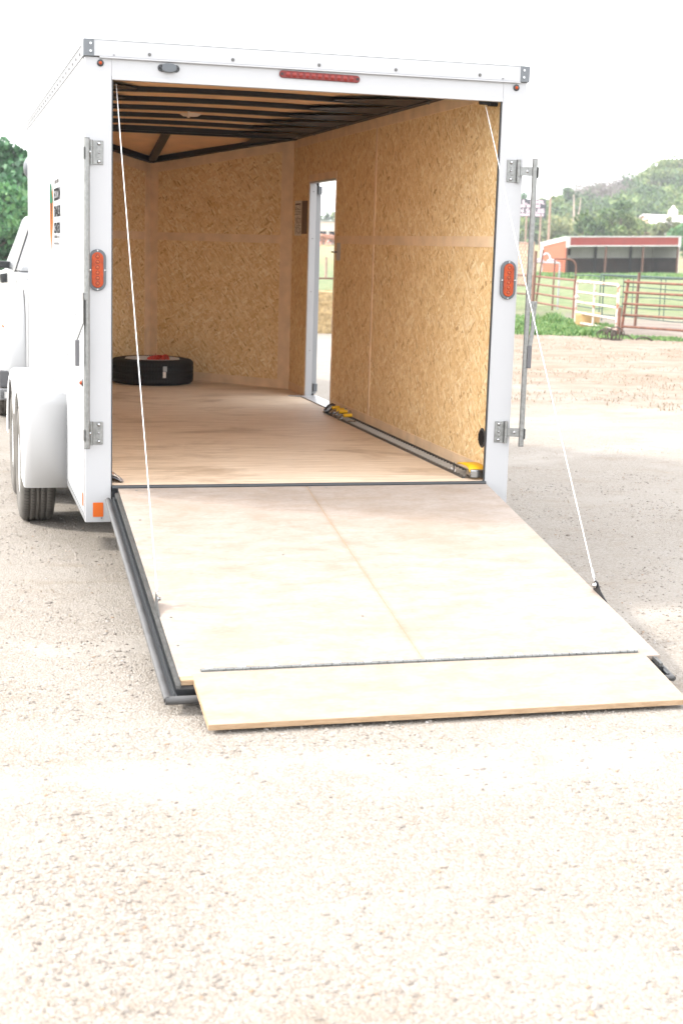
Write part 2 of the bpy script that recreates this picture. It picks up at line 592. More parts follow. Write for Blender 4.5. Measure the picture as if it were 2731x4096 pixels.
        for p in me.polygons:
            n = p.normal
            if abs(n.z) > .75:
                t, u = Vector((1, 0, 0)), Vector((0, 1, 0))
            else:
                t = Vector((0, 0, 1)).cross(n).normalized()
                u = Vector((0, 0, 1))
            for li in p.loop_indices:
                co = vs[me.loops[li].vertex_index]
                uvs[2*li] = co.dot(t)
                uvs[2*li+1] = co.dot(u)
        uvl.data.foreach_set('uv', uvs)
        me.validate()
        o = bpy.data.objects.new(name, me)
        scene.collection.objects.link(o)
        if parent is not None:
            o.parent = parent
        if bevel > 0:
            bv = o.modifiers.new('bevel', 'BEVEL')
            bv.width = bevel
            bv.segments = 2
            bv.limit_method = 'ANGLE'
            bv.angle_limit = R(40)
            bv.harden_normals = False
        return o

def tag(o, label=None, cat=None, group=None, kind=None):
    if label: o['label'] = label
    if cat: o['category'] = cat
    if group: o['group'] = group
    if kind: o['kind'] = kind
    return o

def thing(name, label, cat, loc=(0, 0, 0), rz=0, group=None):
    o = bpy.data.objects.new(name, None)
    o.empty_display_size = .2
    scene.collection.objects.link(o)
    o.location = loc
    o.rotation_euler = (0, 0, rz)
    return tag(o, label, cat, group)

def copy_tree(o, parent=None):
    c = o.copy()
    scene.collection.objects.link(c)
    c.parent = parent
    for ch in list(o.children):
        copy_tree(ch, c)
    return c

def text_mesh(name, body, size, matx, parent, mtl, align='LEFT', extrude=.0008, xs=1.0, world=True):
    cu = bpy.data.curves.new(name, 'FONT')
    cu.body = body
    cu.size = size
    cu.align_x = align
    cu.extrude = extrude
    cu.offset = size*.035
    o = bpy.data.objects.new(name+'_c', cu)
    scene.collection.objects.link(o)
    dg = bpy.context.evaluated_depsgraph_get()
    me = bpy.data.meshes.new_from_object(o.evaluated_get(dg))
    bpy.data.objects.remove(o)
    off = Vector((0, 0, 0))
    p = parent
    while world and p is not None:
        off += p.location
        p = p.parent
    for v in me.vertices:
        q = matx @ Vector((v.co.x*xs, v.co.y, v.co.z))
        v.co = q+Vector((0, 0, ZO if world else 0))-off
    me.materials.clear()
    me.materials.append(mtl)
    r = bpy.data.objects.new(name, me)
    scene.collection.objects.link(r)
    r.parent = parent
    return r

def sstep(x, a, b):
    t = max(0, min(1, (x-a)/(b-a)))
    return t*t*(3-2*t)

BASE = .02          # trailer frame: the ground stands at .02 below the wheels and rises to .085 behind the ramp
def ground_h(x, y):
    """height of the ground in world units (0 at the trailer's wheels)"""
    dx, dy = x-CAM.x, y-CAM.y
    D = math.hypot(dx, dy)
    h = .068*(1-sstep(y, -1.8, 1.2))*(1-sstep(D, 8, 16)*.0)
    if y > 1.2:
        h = 0
    b = math.degrees(math.atan2(dx, dy))
    h += 2.75*sstep(D, 105, 260)*(D > 60)
    h += .22*sstep(D, 60, 118)*sstep(b, 23.5, 27.2)
    A = 5+9.5*max(0, min(1, (b-21.6)/5.8))+7*sstep(b, 25.8, 30)
    h += A*sstep(D, 255, 390)
    if D < 60:
        h += .012*noise.noise(Vector((x*.6, y*.6, 0)))*sstep(D, 8.5, 14)
    return h

def px_dir(px, py):
    return fwd+r2*((px-1365.5)/5927.7)-u2*((py-2048)/5927.7)

def place(px, D):
    """the ground point that stands D metres from the camera in the direction of a column of the photograph"""
    d = px_dir(px, 1010)
    t = D/math.hypot(d.x, d.y)
    x, y = CAM.x+d.x*t, CAM.y+d.y*t
    return Vector((x, y, ground_h(x, y)))

def height_at(px, py, p):
    d = px_dir(px, py)
    t = math.hypot(p.x-CAM.x, p.y-CAM.y)/math.hypot(d.x, d.y)
    return CAM.z-BASE+d.z*t

# ================================================================== GROUND
def make_ground():
    m, nt, b = start('ground_gravel_and_grass')
    geo = nd(nt, 'ShaderNodeNewGeometry')
    P = geo.outputs['Position']
    sub = nd(nt, 'ShaderNodeVectorMath', operation='SUBTRACT')
    sub.inputs[1].default_value = (CAM.x, CAM.y, 0)
    nt.links.new(P, sub.inputs[0])
    sx = nd(nt, 'ShaderNodeSeparateXYZ')
    nt.links.new(sub.outputs[0], sx.inputs[0])
    X, Y = sx.outputs[0], sx.outputs[1]
    D0 = math_(nt, 'SQRT', math_(nt, 'ADD', math_(nt, 'MULTIPLY', X, X), math_(nt, 'MULTIPLY', Y, Y)))
    wob = tex_noise(nt, P, .55, 4, .6)
    D = math_(nt, 'MULTIPLY', D0, math_(nt, 'ADD', .86, math_(nt, 'MULTIPLY', wob, .28)))
    B = math_(nt, 'DIVIDE', X, math_(nt, 'MAXIMUM', Y, .01))      # tangent of the bearing
    n1 = tex_noise(nt, P, 55, 5, .7)
    n2 = tex_noise(nt, P, 4, 5, .65)
    n3 = tex_noise(nt, P, .7, 4, .6)
    v1 = nd(nt, 'ShaderNodeTexVoronoi')
    v1.inputs['Scale'].default_value = 130
    nt.links.new(P, v1.inputs['Vector'])
    sc = nd(nt, 'ShaderNodeSeparateColor')
    nt.links.new(v1.outputs['Color'], sc.inputs[0])
    grav = ramp(nt, [(0, (.19, .164, .135)), (.35, (.243, .216, .186)), (.7, (.264, .241, .212)), (1, (.305, .285, .257))], sc.outputs[0])
    grav = mixc(nt, math_(nt, 'MULTIPLY', smoothstep(nt, n1, .42, .68), .35), grav, (.20, .165, .135))
    grav = mixc(nt, math_(nt, 'MULTIPLY', smoothstep(nt, n3, .45, .65), .4), grav, (.29, .265, .235))
    grav = mixc(nt, math_(nt, 'MULTIPLY', smoothstep(nt, n2, .58, .72), .25), grav, (.22, .18, .14))
    pt_ = tex_noise(nt, mapping(nt, P, (1, 1.7, 1), (0, 0, .15)), 1.9, 7, .68, .4)
    grav = mixc(nt, math_(nt, 'MULTIPLY', smoothstep(nt, pt_, .54, .68), .45), grav, (.205, .165, .125))
    grav = mixc(nt, math_(nt, 'MULTIPLY', math_(nt, 'SUBTRACT', 1, smoothstep(nt, pt_, .32, .47)), .45), grav, (.285, .262, .235))
    v2 = nd(nt, 'ShaderNodeTexVoronoi')
    v2.inputs['Scale'].default_value = 62
    nt.links.new(P, v2.inputs['Vector'])
    sc2 = nd(nt, 'ShaderNodeSeparateColor')
    nt.links.new(v2.outputs['Color'], sc2.inputs[0])
    dk = math_(nt, 'MULTIPLY', math_(nt, 'GREATER_THAN', sc2.outputs[0], .86), math_(nt, 'LESS_THAN', v2.outputs['Distance'], .33))
    grav = mixc(nt, math_(nt, 'MULTIPLY', dk, .5), grav, mixc(nt, sc2.outputs[1], (.13, .105, .085), (.33, .31, .285)))
    # paler, packed wheel tracks crossing the yard
    sp_ = nd(nt, 'ShaderNodeSeparateXYZ')
    nt.links.new(P, sp_.inputs[0])
    tw_ = math_(nt, 'MULTIPLY', math_(nt, 'SUBTRACT', tex_noise(nt, P, 1.1, 7, .7), .5), .9)
    tracks = None
    for c0, sl, wd in ((-2.80, -.07, .11), (-1.08, .10, .09), (2.9, .5, .16), (5.2, .45, .16)):
        e = math_(nt, 'ABSOLUTE', math_(nt, 'ADD', math_(nt, 'SUBTRACT', math_(nt, 'SUBTRACT', sp_.outputs[1], c0), math_(nt, 'MULTIPLY', sp_.outputs[0], sl)), tw_))
        k_ = math_(nt, 'SUBTRACT', 1, smoothstep(nt, e, wd*.1, wd*2.4))
        tracks = k_ if tracks is None else math_(nt, 'MAXIMUM', tracks, k_)
    tracks = math_(nt, 'MULTIPLY', tracks, smoothstep(nt, n2, .34, .62))
    grav = mixc(nt, math_(nt, 'MULTIPLY', tracks, .38), grav, (.305, .285, .258))
    sg = tex_noise(nt, mapping(nt, P, (1, 1.5, 1), (0, 0, .25)), 1.3, 8, .72, .5)
    str_ = ramp(nt, [(.3, (.15, .102, .072)), (.46, (.205, .155, .115)), (.6, (.24, .195, .155)), (.8, (.262, .23, .195))], sg)
    gn = tex_noise(nt, P, 1.1, 7, .72)
    green = ramp(nt, [(.3, (.06, .10, .035)), (.46, (.105, .145, .058)), (.56, (.17, .18, .09)), (.70, (.23, .21, .135))], gn)
    mud = ramp(nt, [(.35, (.15, .12, .10)), (.6, (.23, .195, .165)), (.8, (.13, .15, .08))], gn)
    field = ramp(nt, [(.35, (.16, .175, .065)), (.6, (.23, .21, .11)), (.8, (.12, .15, .055))], tex_noise(nt, mapping(nt, P, (.4, 1, 1)), .12, 5, .6))
    right = smoothstep(nt, B, .33, .40)
    strawz = math_(nt, 'MULTIPLY', smoothstep(nt, math_(nt, 'ADD', D, math_(nt, 'MULTIPLY', math_(nt, 'SUBTRACT', tex_noise(nt, mapping(nt, P, (1, 2.2, 1), (0, 0, .25)), .8, 6, .7), .5), 14)), 12.5, 21.5), right)
    strawz2 = math_(nt, 'MULTIPLY', strawz, smoothstep(nt, tex_noise(nt, P, .8, 6, .7), .25, .55))
    c = mixc(nt, strawz2, grav, str_)
    # scattered dry wisps in the gravel
    wi = smoothstep(nt, tex_noise(nt, mapping(nt, P, (1, 2.6, 1), (0, 0, .2)), 5.5, 6, .75), .63, .70)
    c = mixc(nt, math_(nt, 'MULTIPLY', wi, math_(nt, 'ADD', .12, math_(nt, 'MULTIPLY', right, .5))), c, (.34, .24, .14))
    cmud = mixc(nt, smoothstep(nt, D, 32, 33.5), c, mud)
    rr = smoothstep(nt, B, .35, .38)
    c = mixc(nt, rr, c, cmud)
    c = mixc(nt, smoothstep(nt, D, 37, 47), c, green)
    # tan track on the far left
    tr = math_(nt, 'MULTIPLY', smoothstep(nt, D, 52, 54), math_(nt, 'SUBTRACT', 1, smoothstep(nt, D, 62, 66)))
    tr = math_(nt, 'MULTIPLY', tr, math_(nt, 'SUBTRACT', 1, smoothstep(nt, B, .12, .16)))
    c = mixc(nt, tr, c, (.46, .38, .28))
    c = mixc(nt, smoothstep(nt, D, 112, 150), c, field)
    # dull red-brown stain on the pale drive beside the wheels
    nt.links.new(c, b.inputs['Base Color'])
    b.inputs['Roughness'].default_value = .9
    b.inputs['Specular IOR Level'].default_value = .2
    hgt = math_(nt, 'ADD', math_(nt, 'MULTIPLY', v1.outputs['Distance'], -.9), math_(nt, 'ADD', math_(nt, 'MULTIPLY', n1, .8), math_(nt, 'ADD', math_(nt, 'MULTIPLY', n2, 3.0), math_(nt, 'MULTIPLY', tex_noise(nt, P, 16, 4, .6), 1.6))))
    bp = nd(nt, 'ShaderNodeBump')
    nt.links.new(math_(nt, 'SUBTRACT', .5, math_(nt, 'MULTIPLY', tracks, .36)), bp.inputs['Strength'])
    bp.inputs['Distance'].default_value = .012
    nt.links.new(hgt, bp.inputs['Height'])
    nt.links.new(bp.outputs[0], b.inputs['Normal'])
    def axis(lo, hi, c0, d0, g):
        out = [c0]
        x, d = c0, d0
        while x < hi:
            x += d
            d *= g
            out.append(min(x, hi))
        x, d = c0, d0
        while x > lo:
            x -= d
            d *= g
            out.insert(0, max(x, lo))
        return out
    xs = axis(-900, 1100, 1.0, .35, 1.055)
    ys = axis(-40, 1600, -1.0, .3, 1.05)
    mb = MB()
    mb.smooth = True
    nx = len(xs)
    vs = [(x, y, ground_h(x, y)) for y in ys for x in xs]
    fs = [(j*nx+i, j*nx+i+1, (j+1)*nx+i+1, (j+1)*nx+i) for j in range(len(ys)-1) for i in range(nx-1)]
    mb.add(vs, fs)
    o = mb.build('ground', m, fix=False)
    tag(o, kind='structure')
make_ground()

# loose stones: one mass nobody could count
def make_gravel():
    m, nt, b = start('loose_stone')
    geo = nd(nt, 'ShaderNodeNewGeometry')
    c = ramp(nt, [(0, (.13, .11, .095)), (.1, (.19, .165, .14)), (.55, (.23, .205, .18)), (.85, (.28, .26, .235)), (.95, (.24, .16, .10)), (1, (.34, .33, .32))], geo.outputs['Random Per Island'])
    nt.links.new(c, b.inputs['Base Color'])
    b.inputs['Roughness'].default_value = .85
    r = random.Random(3)
    base = [Vector(p).normalized() for p in ((0, 0, 1), (.9, 0, .35), (.28, .85, .35), (-.72, .53, .35), (-.72, -.53, .35), (.28, -.85, .35), (.72, .53, -.4), (-.28, .85, -.4), (-.9, 0, -.4), (-.28, -.85, -.4), (.72, -.53, -.4))]
    fc = [(0, 1, 2), (0, 2, 3), (0, 3, 4), (0, 4, 5), (0, 5, 1), (1, 6, 2), (2, 6, 7), (2, 7, 3), (3, 7, 8), (3, 8, 4), (4, 8, 9), (4, 9, 5), (5, 9, 10), (5, 10, 1), (1, 10, 6)]
    mb = MB()
    vs_all, fs_all = [], []
    def stone(x, y, s):
        n = len(vs_all)
        a = r.uniform(0, 6.28)
        ca, sa = math.cos(a), math.sin(a)
        ex, ey, ez = s*r.uniform(.7, 1.35), s*r.uniform(.6, 1.0), s*r.uniform(.45, .8)
        z = ground_h(x, y)
        for p in base:
            q = 1+r.uniform(-.22, .22)
            px, py, pz = p.x*ex*q, p.y*ey*q, p.z*ez*q
            vs_all.append((x+px*ca-py*sa, y+px*sa+py*ca, z+pz+ez*.12))
        fs_all.extend([tuple(i+n for i in f) for f in fc])
    cnt = 0
    while cnt < 30000:
        D = 2.2+9.5*r.random()**1.15
        bmin, bmax = R(-6), R(36)
        a = r.uniform(bmin, bmax)
        x, y = CAM.x+D*math.sin(a), CAM.y+D*math.cos(a)
        dens = noise.noise(Vector((x*1.9, y*1.9, 3)))*1.3+.25+noise.noise(Vector((x*6, y*6, 7)))*.5
        if r.random() > .18+dens:
            continue
        if abs(y+2.80+.07*x) < .16 and r.random() < .75:
            continue
        if -1.0 < x < 1.0 and -2.3 < y < 0 and r.random() < .9:
            continue
        s = .0024+.0068*r.random()**3.0
        if r.random() < .003:
            s = r.uniform(.010, .018)
        stone(x, y, s)
        cnt += 1
    mb.add(vs_all, fs_all)
    o = mb.build('gravel', m, fix=False)
    tag(o, 'loose pale gravel stones scattered over the yard', 'gravel', kind='stuff')
make_gravel()

# ================================================================== TRAILER
ZO = -BASE
W2 = 1.065
ZB, ZT, ZOP, ZF = .369, 2.51, 2.417, .543
IW = .983
OY = 5.05
NY, AY = 4.75, 5.876           # where the V-nose starts, its apex
AZ = 2.345
T = thing('enclosed_trailer', 'white enclosed cargo trailer with its rear ramp door lowered and strand board walls inside', 'trailer', (0, 2.4, 0))

# --- outer skin
def skin():
    mb = MB()
    xo = W2
    # left side: panels 0.41 m wide with a 1 mm joint between them
    ys = [.03+i*.502 for i in range(11)]
    for a, b in zip(ys[:-1], ys[1:]):
        mb.box((-xo, a+.001, ZB+.035), (-xo+.004, b-.001, ZT+.01))
    # rivets down every panel joint, part of the skin
    for i, y in enumerate(ys[1:]):
        for k in range(8):
            z = .62+k*.235
            for dy in (-.02, .02) if i < 3 else (.02,):
                if 1.0 < y < 4.0 and z < .95:
                    continue
                mb.cur = 1
                mb.cyl((-xo-.0022, y+dy, z), (-xo, y+dy, z), .0034, 8)
                mb.cur = 0
    mb.build('side_panel', [M['white_side'], M['greypipe']], T, world=True)
    mb = MB()
    for a, b in zip(ys[:-1], ys[1:]):
        if b < 3.35 or a > 4.5:
            mb.box((xo-.004, a+.001, ZB+.035), (xo, b-.001, ZT+.01))
    mb.box((xo-.004, 3.31, 2.19), (xo, 4.26, ZT+.01))
    mb.box((xo-.004, 3.31, ZB+.035), (xo, 4.26, .52))
    mb.box((xo-.004, 3.30, .52), (xo, 3.345, 2.19))
    mb.box((xo-.004, 4.20, ZB+.035), (xo, 4.547, ZT+.01)); mb.box((xo-.004, 3.045, ZB+.035), (xo, 3.30, ZT+.01))
    mb.build('side_panel', M['white_side'], T)
    # nose skins
    for s in (-1, 1):
        mb = MB()
        a, b = Vector((s*xo, OY, 0)), Vector((0, AY+.40, 0))
        mb.add([(a.x, a.y, ZB+.035), (b.x, b.y, ZB+.035), (b.x, b.y, AZ+.06), (a.x, a.y, ZT+.05)], [(0, 1, 2, 3)])
        mb.build('nose_panel', M['white_side'], T)
    # bottom rails, bright folded edge
    for s in (-1, 1):
        mb = MB()
        mb.box((s*xo, .03, ZB), (s*(xo-.03), OY, ZB+.032))
        mb.box((s*(xo+.003), .03, ZB+.012), (s*xo, OY, ZB+.03))
        mb.build('bottom_rail', M['alu'], T, .002)
skin()

# --- rear frame
def post(s):
    mb = MB()
    mb.prism([(s*W2, 0, ZB), (s*.943, 0, ZB), (s*.943, .018, ZB), (s*1.0, .018, ZB), (s*1.0, .055, ZB), (s*W2, .055, ZB)], (0, 0, ZT-ZB))
    mb.build('rear_post', M['white'], T, .003)
    mb = MB()
    mb.box((s*.9425, .004, ZF-.03), (s*.9375, .020, ZOP))
    mb.build('edge_seal', M['blackplastic'], T)
    # inner black frame tube behind the post
    mb = MB()
    mb.box((s*.996, .0555, ZF-.15), (s*1.05, .12, ZOP+.05))
    mb.build('frame_tube', M['blackmetal'], T)
for s in (-1, 1):
    post(s)
mb = MB(); mb.box((-.943, 0, ZOP), (.943, .055, ZT)); mb.build('header', M['white'], T, .002)
mb = MB(); mb.box((-.943, -.004, ZOP-.004), (.943, .03, ZOP+.014)); mb.build('header_lip', M['white'], T, .002)
mb = MB()
mb.box((-1.026, -.012, ZT+.002), (1.028, 0, ZT+.073))
mb.box((-1.0, -.016, ZT-.006), (1.026, -.001, ZT+.0015))
mb.build('top_rail', M['white'], T, .002)
mb = MB()
mb.box((-1.024, -.013, ZT+.0735), (1.026, .02, ZT+.0765))
mb.build('roof_edge_strip', M['greypipe'], T)  # thin grey strip outlining the top edge of the white rail
mb = MB()
for x in (-.774, -.39, .019, .394, .816):
    mb.cyl((x, -.0165, ZT+.021), (x, -.012, ZT+.021), .0065, 12, .008)
mb.build('rail_screw', M['galvdark'], T)
for s in (-1, 1):
    mb = MB()
    mb.box((s*1.024, -.0155, ZT), (s*1.0715, .02, ZT+.076))
    mb.box((s*1.0665, -.0150, ZT-.0005), (s*1.0722, .09, ZT+.0765))
    c = mb.build('corner_cap', M['silverpaint'], T, .002)
    mb = MB()
    for z in (.022, .055):
        mb.cyl((s*1.04, -.0195, ZT+z), (s*1.04, -.015, ZT+z), .006, 12, .0075)
    mb.build('cap_screw', M['chrome'], c)
    # side roof trim with rivets
    mb = MB()
    mb.box((s*1.0675, .09, ZT+.004), (s*1.060, OY, ZT+.066))
    mb.box((s*1.0695, .09, ZT+.060), (s*1.060, OY, ZT+.0675))
    y = .22
    while y < OY:
        mb.cyl((s*1.071, y, ZT+.03), (s*1.067, y, ZT+.03), .0055, 8)
        y += .21
    mb.build('roof_trim', M['alu'], T)
    mb = MB()
    a, b = (s*1.067, OY, ZT+.035), (0, AY+.41, AZ+.06)
    mb.beam(a, b, .008, .065)
    mb.build('nose_trim', M['alu'], T)
mb = MB()
mb.box((-1.06, 0, ZT+.066), (1.06, OY, ZT+.073))
mb.add([(-1.06, OY, ZT+.073), (1.06, OY, ZT+.073), (0, AY+.40, AZ+.09)], [(0, 1, 2)])
mb.build('roof', M['white'], T)

# --- lights
def oval(cx, cz, hw, hh, y, n=14):
    r = hw
    pts = []
    for i in range(n+1):
        t = PI*i/n
        pts.append((cx+r*math.cos(t), y, cz+(hh-r)+r*math.sin(t)))
    for i in range(n+1):
        t = PI+PI*i/n
        pts.append((cx+r*math.cos(t), y, cz-(hh-r)+r*math.sin(t)))
    return pts
for cx in (-1.008, 1.013):
    mb = MB(); mb.prism(oval(cx, 1.558, .040, .0955, -.012), (0, .0115, 0))
    tl = mb.build('tail_light', M['greyplastic'], T, .003)
    mb = MB(); mb.prism(oval(cx, 1.558, .0265, .0815, -.018), (0, .0055, 0))
    mb.build('lens', M['lens'], tl, .003)
    for k in range(6):
        z = 1.558+(k-2.5)*.0245
        mb = MB()
        mb.lathe([(.0095, 0), (.0085, -.0016), (.0075, -.0006)], (cx, -.0182, z), 'y', 16)
        mb.cur = 1
        mb.lathe([(.0050, 0), (.0035, -.0020), (.0001, -.0026)], (cx, -.0184, z), 'y', 12)
        mb.build('diode', [M['lensdot'], M['lenscore']], tl, fix=False)
    for dx, dz in ((0, .089), (0, -.089), (.0335, 0), (-.0335, 0)):
        mb = MB(); mb.cyl((cx+dx, -.0145, 1.558+dz), (cx+dx, -.012, 1.558+dz), .0042, 10)
        mb.build('screw', M['chrome'], tl)
for cx in (-.995, 1.009):
    mb = MB(); mb.lathe([(.0, -.008), (.0125, -.008), (.0155, -.004), (.0155, 0)], (cx, -.0005, 2.483), 'y', 20)
    cl = mb.build('clearance_light', M['blackplastic'], T)
    mb = MB(); mb.lathe([(.0001, -.015), (.005, -.013), (.0078, -.008)], (cx, -.0005, 2.483), 'y', 14)
    mb.build('lens', M['lens'], cl)
# loading light
mb = MB(); mb.prism([(x, -.006, z) for x, _, z in oval(0, 0, .016, .0505, 0)], (0, .0055, 0))
for i, v in enumerate(mb.v):
    mb.v[i] = Vector((v.z-.6855, v.y, v.x+2.477))
ll = mb.build('loading_light', M['blackplastic'], T, .002)
mb = MB()
pts = []
for i in range(13):
    t = PI*i/12
    pts.append((-.6855-.034*math.cos(t)*(1.0), -.0065, 2.474+.0235*math.sin(t)**.6))
for i in range(13):
    t = PI*i/12
    pts.append((-.6855+.034*math.cos(t), -.0065, 2.474-.017*math.sin(t)**.8))
mb.prism(pts, (0, -.020, 0))
mb.build('lamp_hood', M['greyplastic'], ll, .005)
for dx in (-.042, .042):
    mb = MB(); mb.cyl((-.6855+dx, -.0085, 2.4765), (-.6855+dx, -.006, 2.4765), .0045, 10)
    mb.build('screw', M['blackmetal'], ll)
# high brake light bar, 11 diodes
mb = MB()
mb.prism(oval(0, 0, .0165, .1945, 0), (0, .009, 0))
for i, v in enumerate(mb.v):
    mb.v[i] = Vector((v.z+.0255, v.y-.0095, v.x+2.480-(v.z)*.012))
bl = mb.build('brake_light_bar', M['redlens'], T, .003)
for k in range(11):
    x = .0255+(k-5)*.0305
    z = 2.480-(k-5)*.0305*.012
    mb = MB(); mb.lathe([(.0118, 0), (.0112, -.0022), (.0062, -.0022), (.005, -.0036), (.0001, -.004)], (x, -.0097, z), 'y', 18)
    mb.build('diode', M['redlight'], bl, fix=False)
for x in (-.157, .208):
    mb = MB(); mb.cyl((x, -.0115, 2.480-(x-.0255)*.012), (x, -.009, 2.480-(x-.0255)*.012), .006, 12)
    mb.build('screw', M['blackmetal'], bl)
# reflectors
for s in (-1, 1):
    mb = MB(); mb.prism([(s*(1.004)+dx*.0245, -.0025, .430+dz*.0345) for dx, dz in ((-1, -.92), (-.92, -1), (.92, -1), (1, -.92), (1, .92), (.92, 1), (-.92, 1), (-1, .92))], (0, .002, 0))
    mb.build('rear_reflector', M['orange'], T)
    mb = MB(); mb.box((s*(W2+.0005), .095, .432), (s*(W2+.003), .135, .492))
    mb.build('side_reflector', M['orange'], T)
mb = MB(); mb.lathe([(.018, 0), (.018, -.004), (.012, -.006)], (-W2, .12, 1.024), 'x', 18)
sm_ = mb.build('side_marker', M['blackplastic'], T)
mb = MB(); mb.lathe([(.011, -.005), (.009, -.014), (.0001, -.017)], (-W2, .12, 1.024), 'x', 14)
mb.build('lens', M['lens'], sm_)
# small chain screw under the reflector
mb = MB(); mb.cyl((-.988, -.006, .389), (-.988, .0, .389), .004, 8); mb.build('screw', M['galv'], T)

# --- cam bars (door locks), folded outwards
def lock(s, xb):
    mb = MB()
    mb.cyl((xb, -.042, .731), (xb, -.042, 2.147), .0133, 18)
    bar = mb.build('lock_bar', M['galv'], T)
    mb = MB()
    mb.cyl((xb, -.042, 2.147), (xb, -.042, 2.1495), .0134, 18)
    mb.cyl((xb, -.042, .7285), (xb, -.042, .731), .0134, 18)
    mb.build('bar_cap', M['blackplastic'], bar)
    for zc in (2.0875, .798):
        mb = MB()
        x0, x1 = (s*1.031, s*.981)
        mb.box((x0, -.0055, zc-.054), (x1, -.0005, zc+.054))
        hp = mb.build('hinge', M['galv'], T, .002)
        mb = MB()
        mb.box((s*1.015, -.0085, zc-.022), (s*.999, -.0057, zc+.022))
        mb.build('pressed_rib', M['galv'], hp, .002)
        mb = MB()
        for dz in (-.04, 0, .04):
            r = .0085 if dz else .005
            mb.lathe([(r, 0), (r*.9, -.004), (r*.5, -.0065), (.0001, -.0065)], (s*1.0015, -.0057, zc+dz), 'y', 16)
        mb.build('bolt', M['chrome'], hp)
        mb = MB()
        for a, b in ((-.056, -.0255), (.0255, .056)):
            mb.cyl((s*1.0385, -.012, zc+a), (s*1.0385, -.012, zc+b), .0095, 14)
        mb.build('knuckle', M['galv'], hp)
        mb = MB()
        mb.cyl((s*1.0385, -.012, zc-.0245), (s*1.0385, -.012, zc+.0245), .0098, 14)
        xa, xe = s*1.047, xb-s*.010
        if abs(xe) < abs(xa): xa = s*1.03
        mb.beam((xa, -.016, zc), (xe, -.038, zc), .004, .044)
        mb.build('strap', M['galv'], hp)
        mb = MB()
        mb.lathe([(.0085, 0), (.007, -.004), (.0001, -.004)], ((s*1.047+xb)/2 if s > 0 else s*1.046, -.0285 if s > 0 else -.024, zc), 'y', 14)
        mb.build('rivet', M['chrome'], hp)
        mb = MB()
        mb.box((xb+s*.0125, -.058, zc-.032), (xb+s*.0165, -.030, zc+.022))
        mb.build('clamp', M['galv'], hp, .001)
    return bar
lock(-1, -1.0595)
lock(1, 1.111)
# left handle: folded against the side, seen edge on
mb = MB()
for a, b in zip([(-1.072, 1.452), (-1.0715, 1.318), (-1.093, 1.262), (-1.1015, 1.240), (-1.102, 1.128)][:-1], [(-1.072, 1.452), (-1.0715, 1.318), (-1.093, 1.262), (-1.1015, 1.240), (-1.102, 1.128)][1:]):
    mb.beam((a[0]-.004, -.052, a[1]), (b[0]-.004, -.052, b[1]), .0055, .022, (0, 1, 0))
hl = mb.build('lock_handle', M['galvdark'], T, .001)
mb = MB(); mb.box((-1.115, -.066, 1.118), (-1.0955, -.038, 1.2385)); mb.build('grip', M['grip'], hl, .004)
mb = MB(); mb.lathe([(.016, -.004), (.016, .004)], (-1.072, -.050, 1.437), 'y', 16); mb.cyl((-1.072, -.062, 1.437), (-1.072, -.038, 1.437), .006, 10); mb.box((-1.079, -.058, 1.421), (-1.056, -.030, 1.455)); mb.build('pivot_plate', M['galv'], hl, .001)
# right handle
pts = [(1.1415, 1.452), (1.1395, 1.325), (1.1325, 1.262), (1.1285, 1.240), (1.1255, 1.130)]
mb = MB()
prof = []
for (x, z) in pts:
    prof.append((x, z))
for a, b in zip(prof[:-1], prof[1:]):
    mb.beam((a[0], -.052, a[1]), (b[0], -.052, b[1]), .021, .0055, (0, 1, 0))
hr = mb.build('lock_handle', M['galv'], T, .001)
mb = MB(); mb.box((1.1155, -.062, 1.125), (1.1375, -.040, 1.2385)); mb.build('grip', M['grip'], hr, .004)
mb = MB(); mb.box((1.127, -.060, 1.425), (1.153, -.056, 1.458)); mb.box((1.120, -.060, 1.425), (1.1265, -.030, 1.458)); mb.lathe([(.006, -.004), (.0001, -.005)], (1.143, -.0605, 1.442), 'y', 12); mb.build('pivot_plate', M['galv'], hr, .001)
# little bolts on the right opening edge
mb = MB()
for z in (2.235, 1.638, .712):
    mb.cyl((.9375, .012, z), (.9425, .012, z), .0045, 8)
mb.build('frame_bolts', M['chrome'], T)

# --- floor, threshold
mb = MB()
mb.box((-IW, .035, ZF-.02), (IW, 1.215, ZF)); mb.box((-IW, 1.2165, ZF-.02), (IW, 2.435, ZF)); mb.box((-IW, 2.4365, ZF-.02), (IW, 3.655, ZF)); mb.box((-IW, 3.6565, ZF-.02), (IW, NY, ZF))
mb.prism([(-IW, NY, ZF-.02), (IW, NY, ZF-.02), (0, AY, ZF-.02)], (0, 0, .02))
mb.build('plywood_floor', M['floor'], T)
mb = MB()
mb.box((-.943, .004, ZF-.02), (.948, .034, ZF-.003))
mb.smooth = True
mb.cyl((-.938, .002, ZF-.007), (.948, .002, ZF-.007), .0105, 12)
mb.smooth = False
mb.build('threshold_strip', M['blackplastic'], T)
mb = MB()
mb.box((-.942, .004, ZB+.02), (.942, .07, ZF-.0205))
mb.build('rear_crossmember', M['blackmetal'], T)
mb = MB()
for x in (-.86, .86):
    mb.box((x-.03, .07, ZB-.04), (x+.03, NY, ZB+.06))
y = .45
while y < NY:
    mb.box((-1.03, y, ZB+.062), (1.03, y+.04, ZF-.0205))
    y += .41
mb.build('chassis', M['blackmetal'], T)
mb = MB()
for y in (1.97, 2.88):
    mb.box((-1.05, y-.035, .33), (1.05, y+.035, .40))
    mb.box((-.95, y-.12, .30), (-.85, y+.12, .36)); mb.box((.85, y-.12, .30), (.95, y+.12, .36))
mb.build('axle', M['blackmetal'], T)
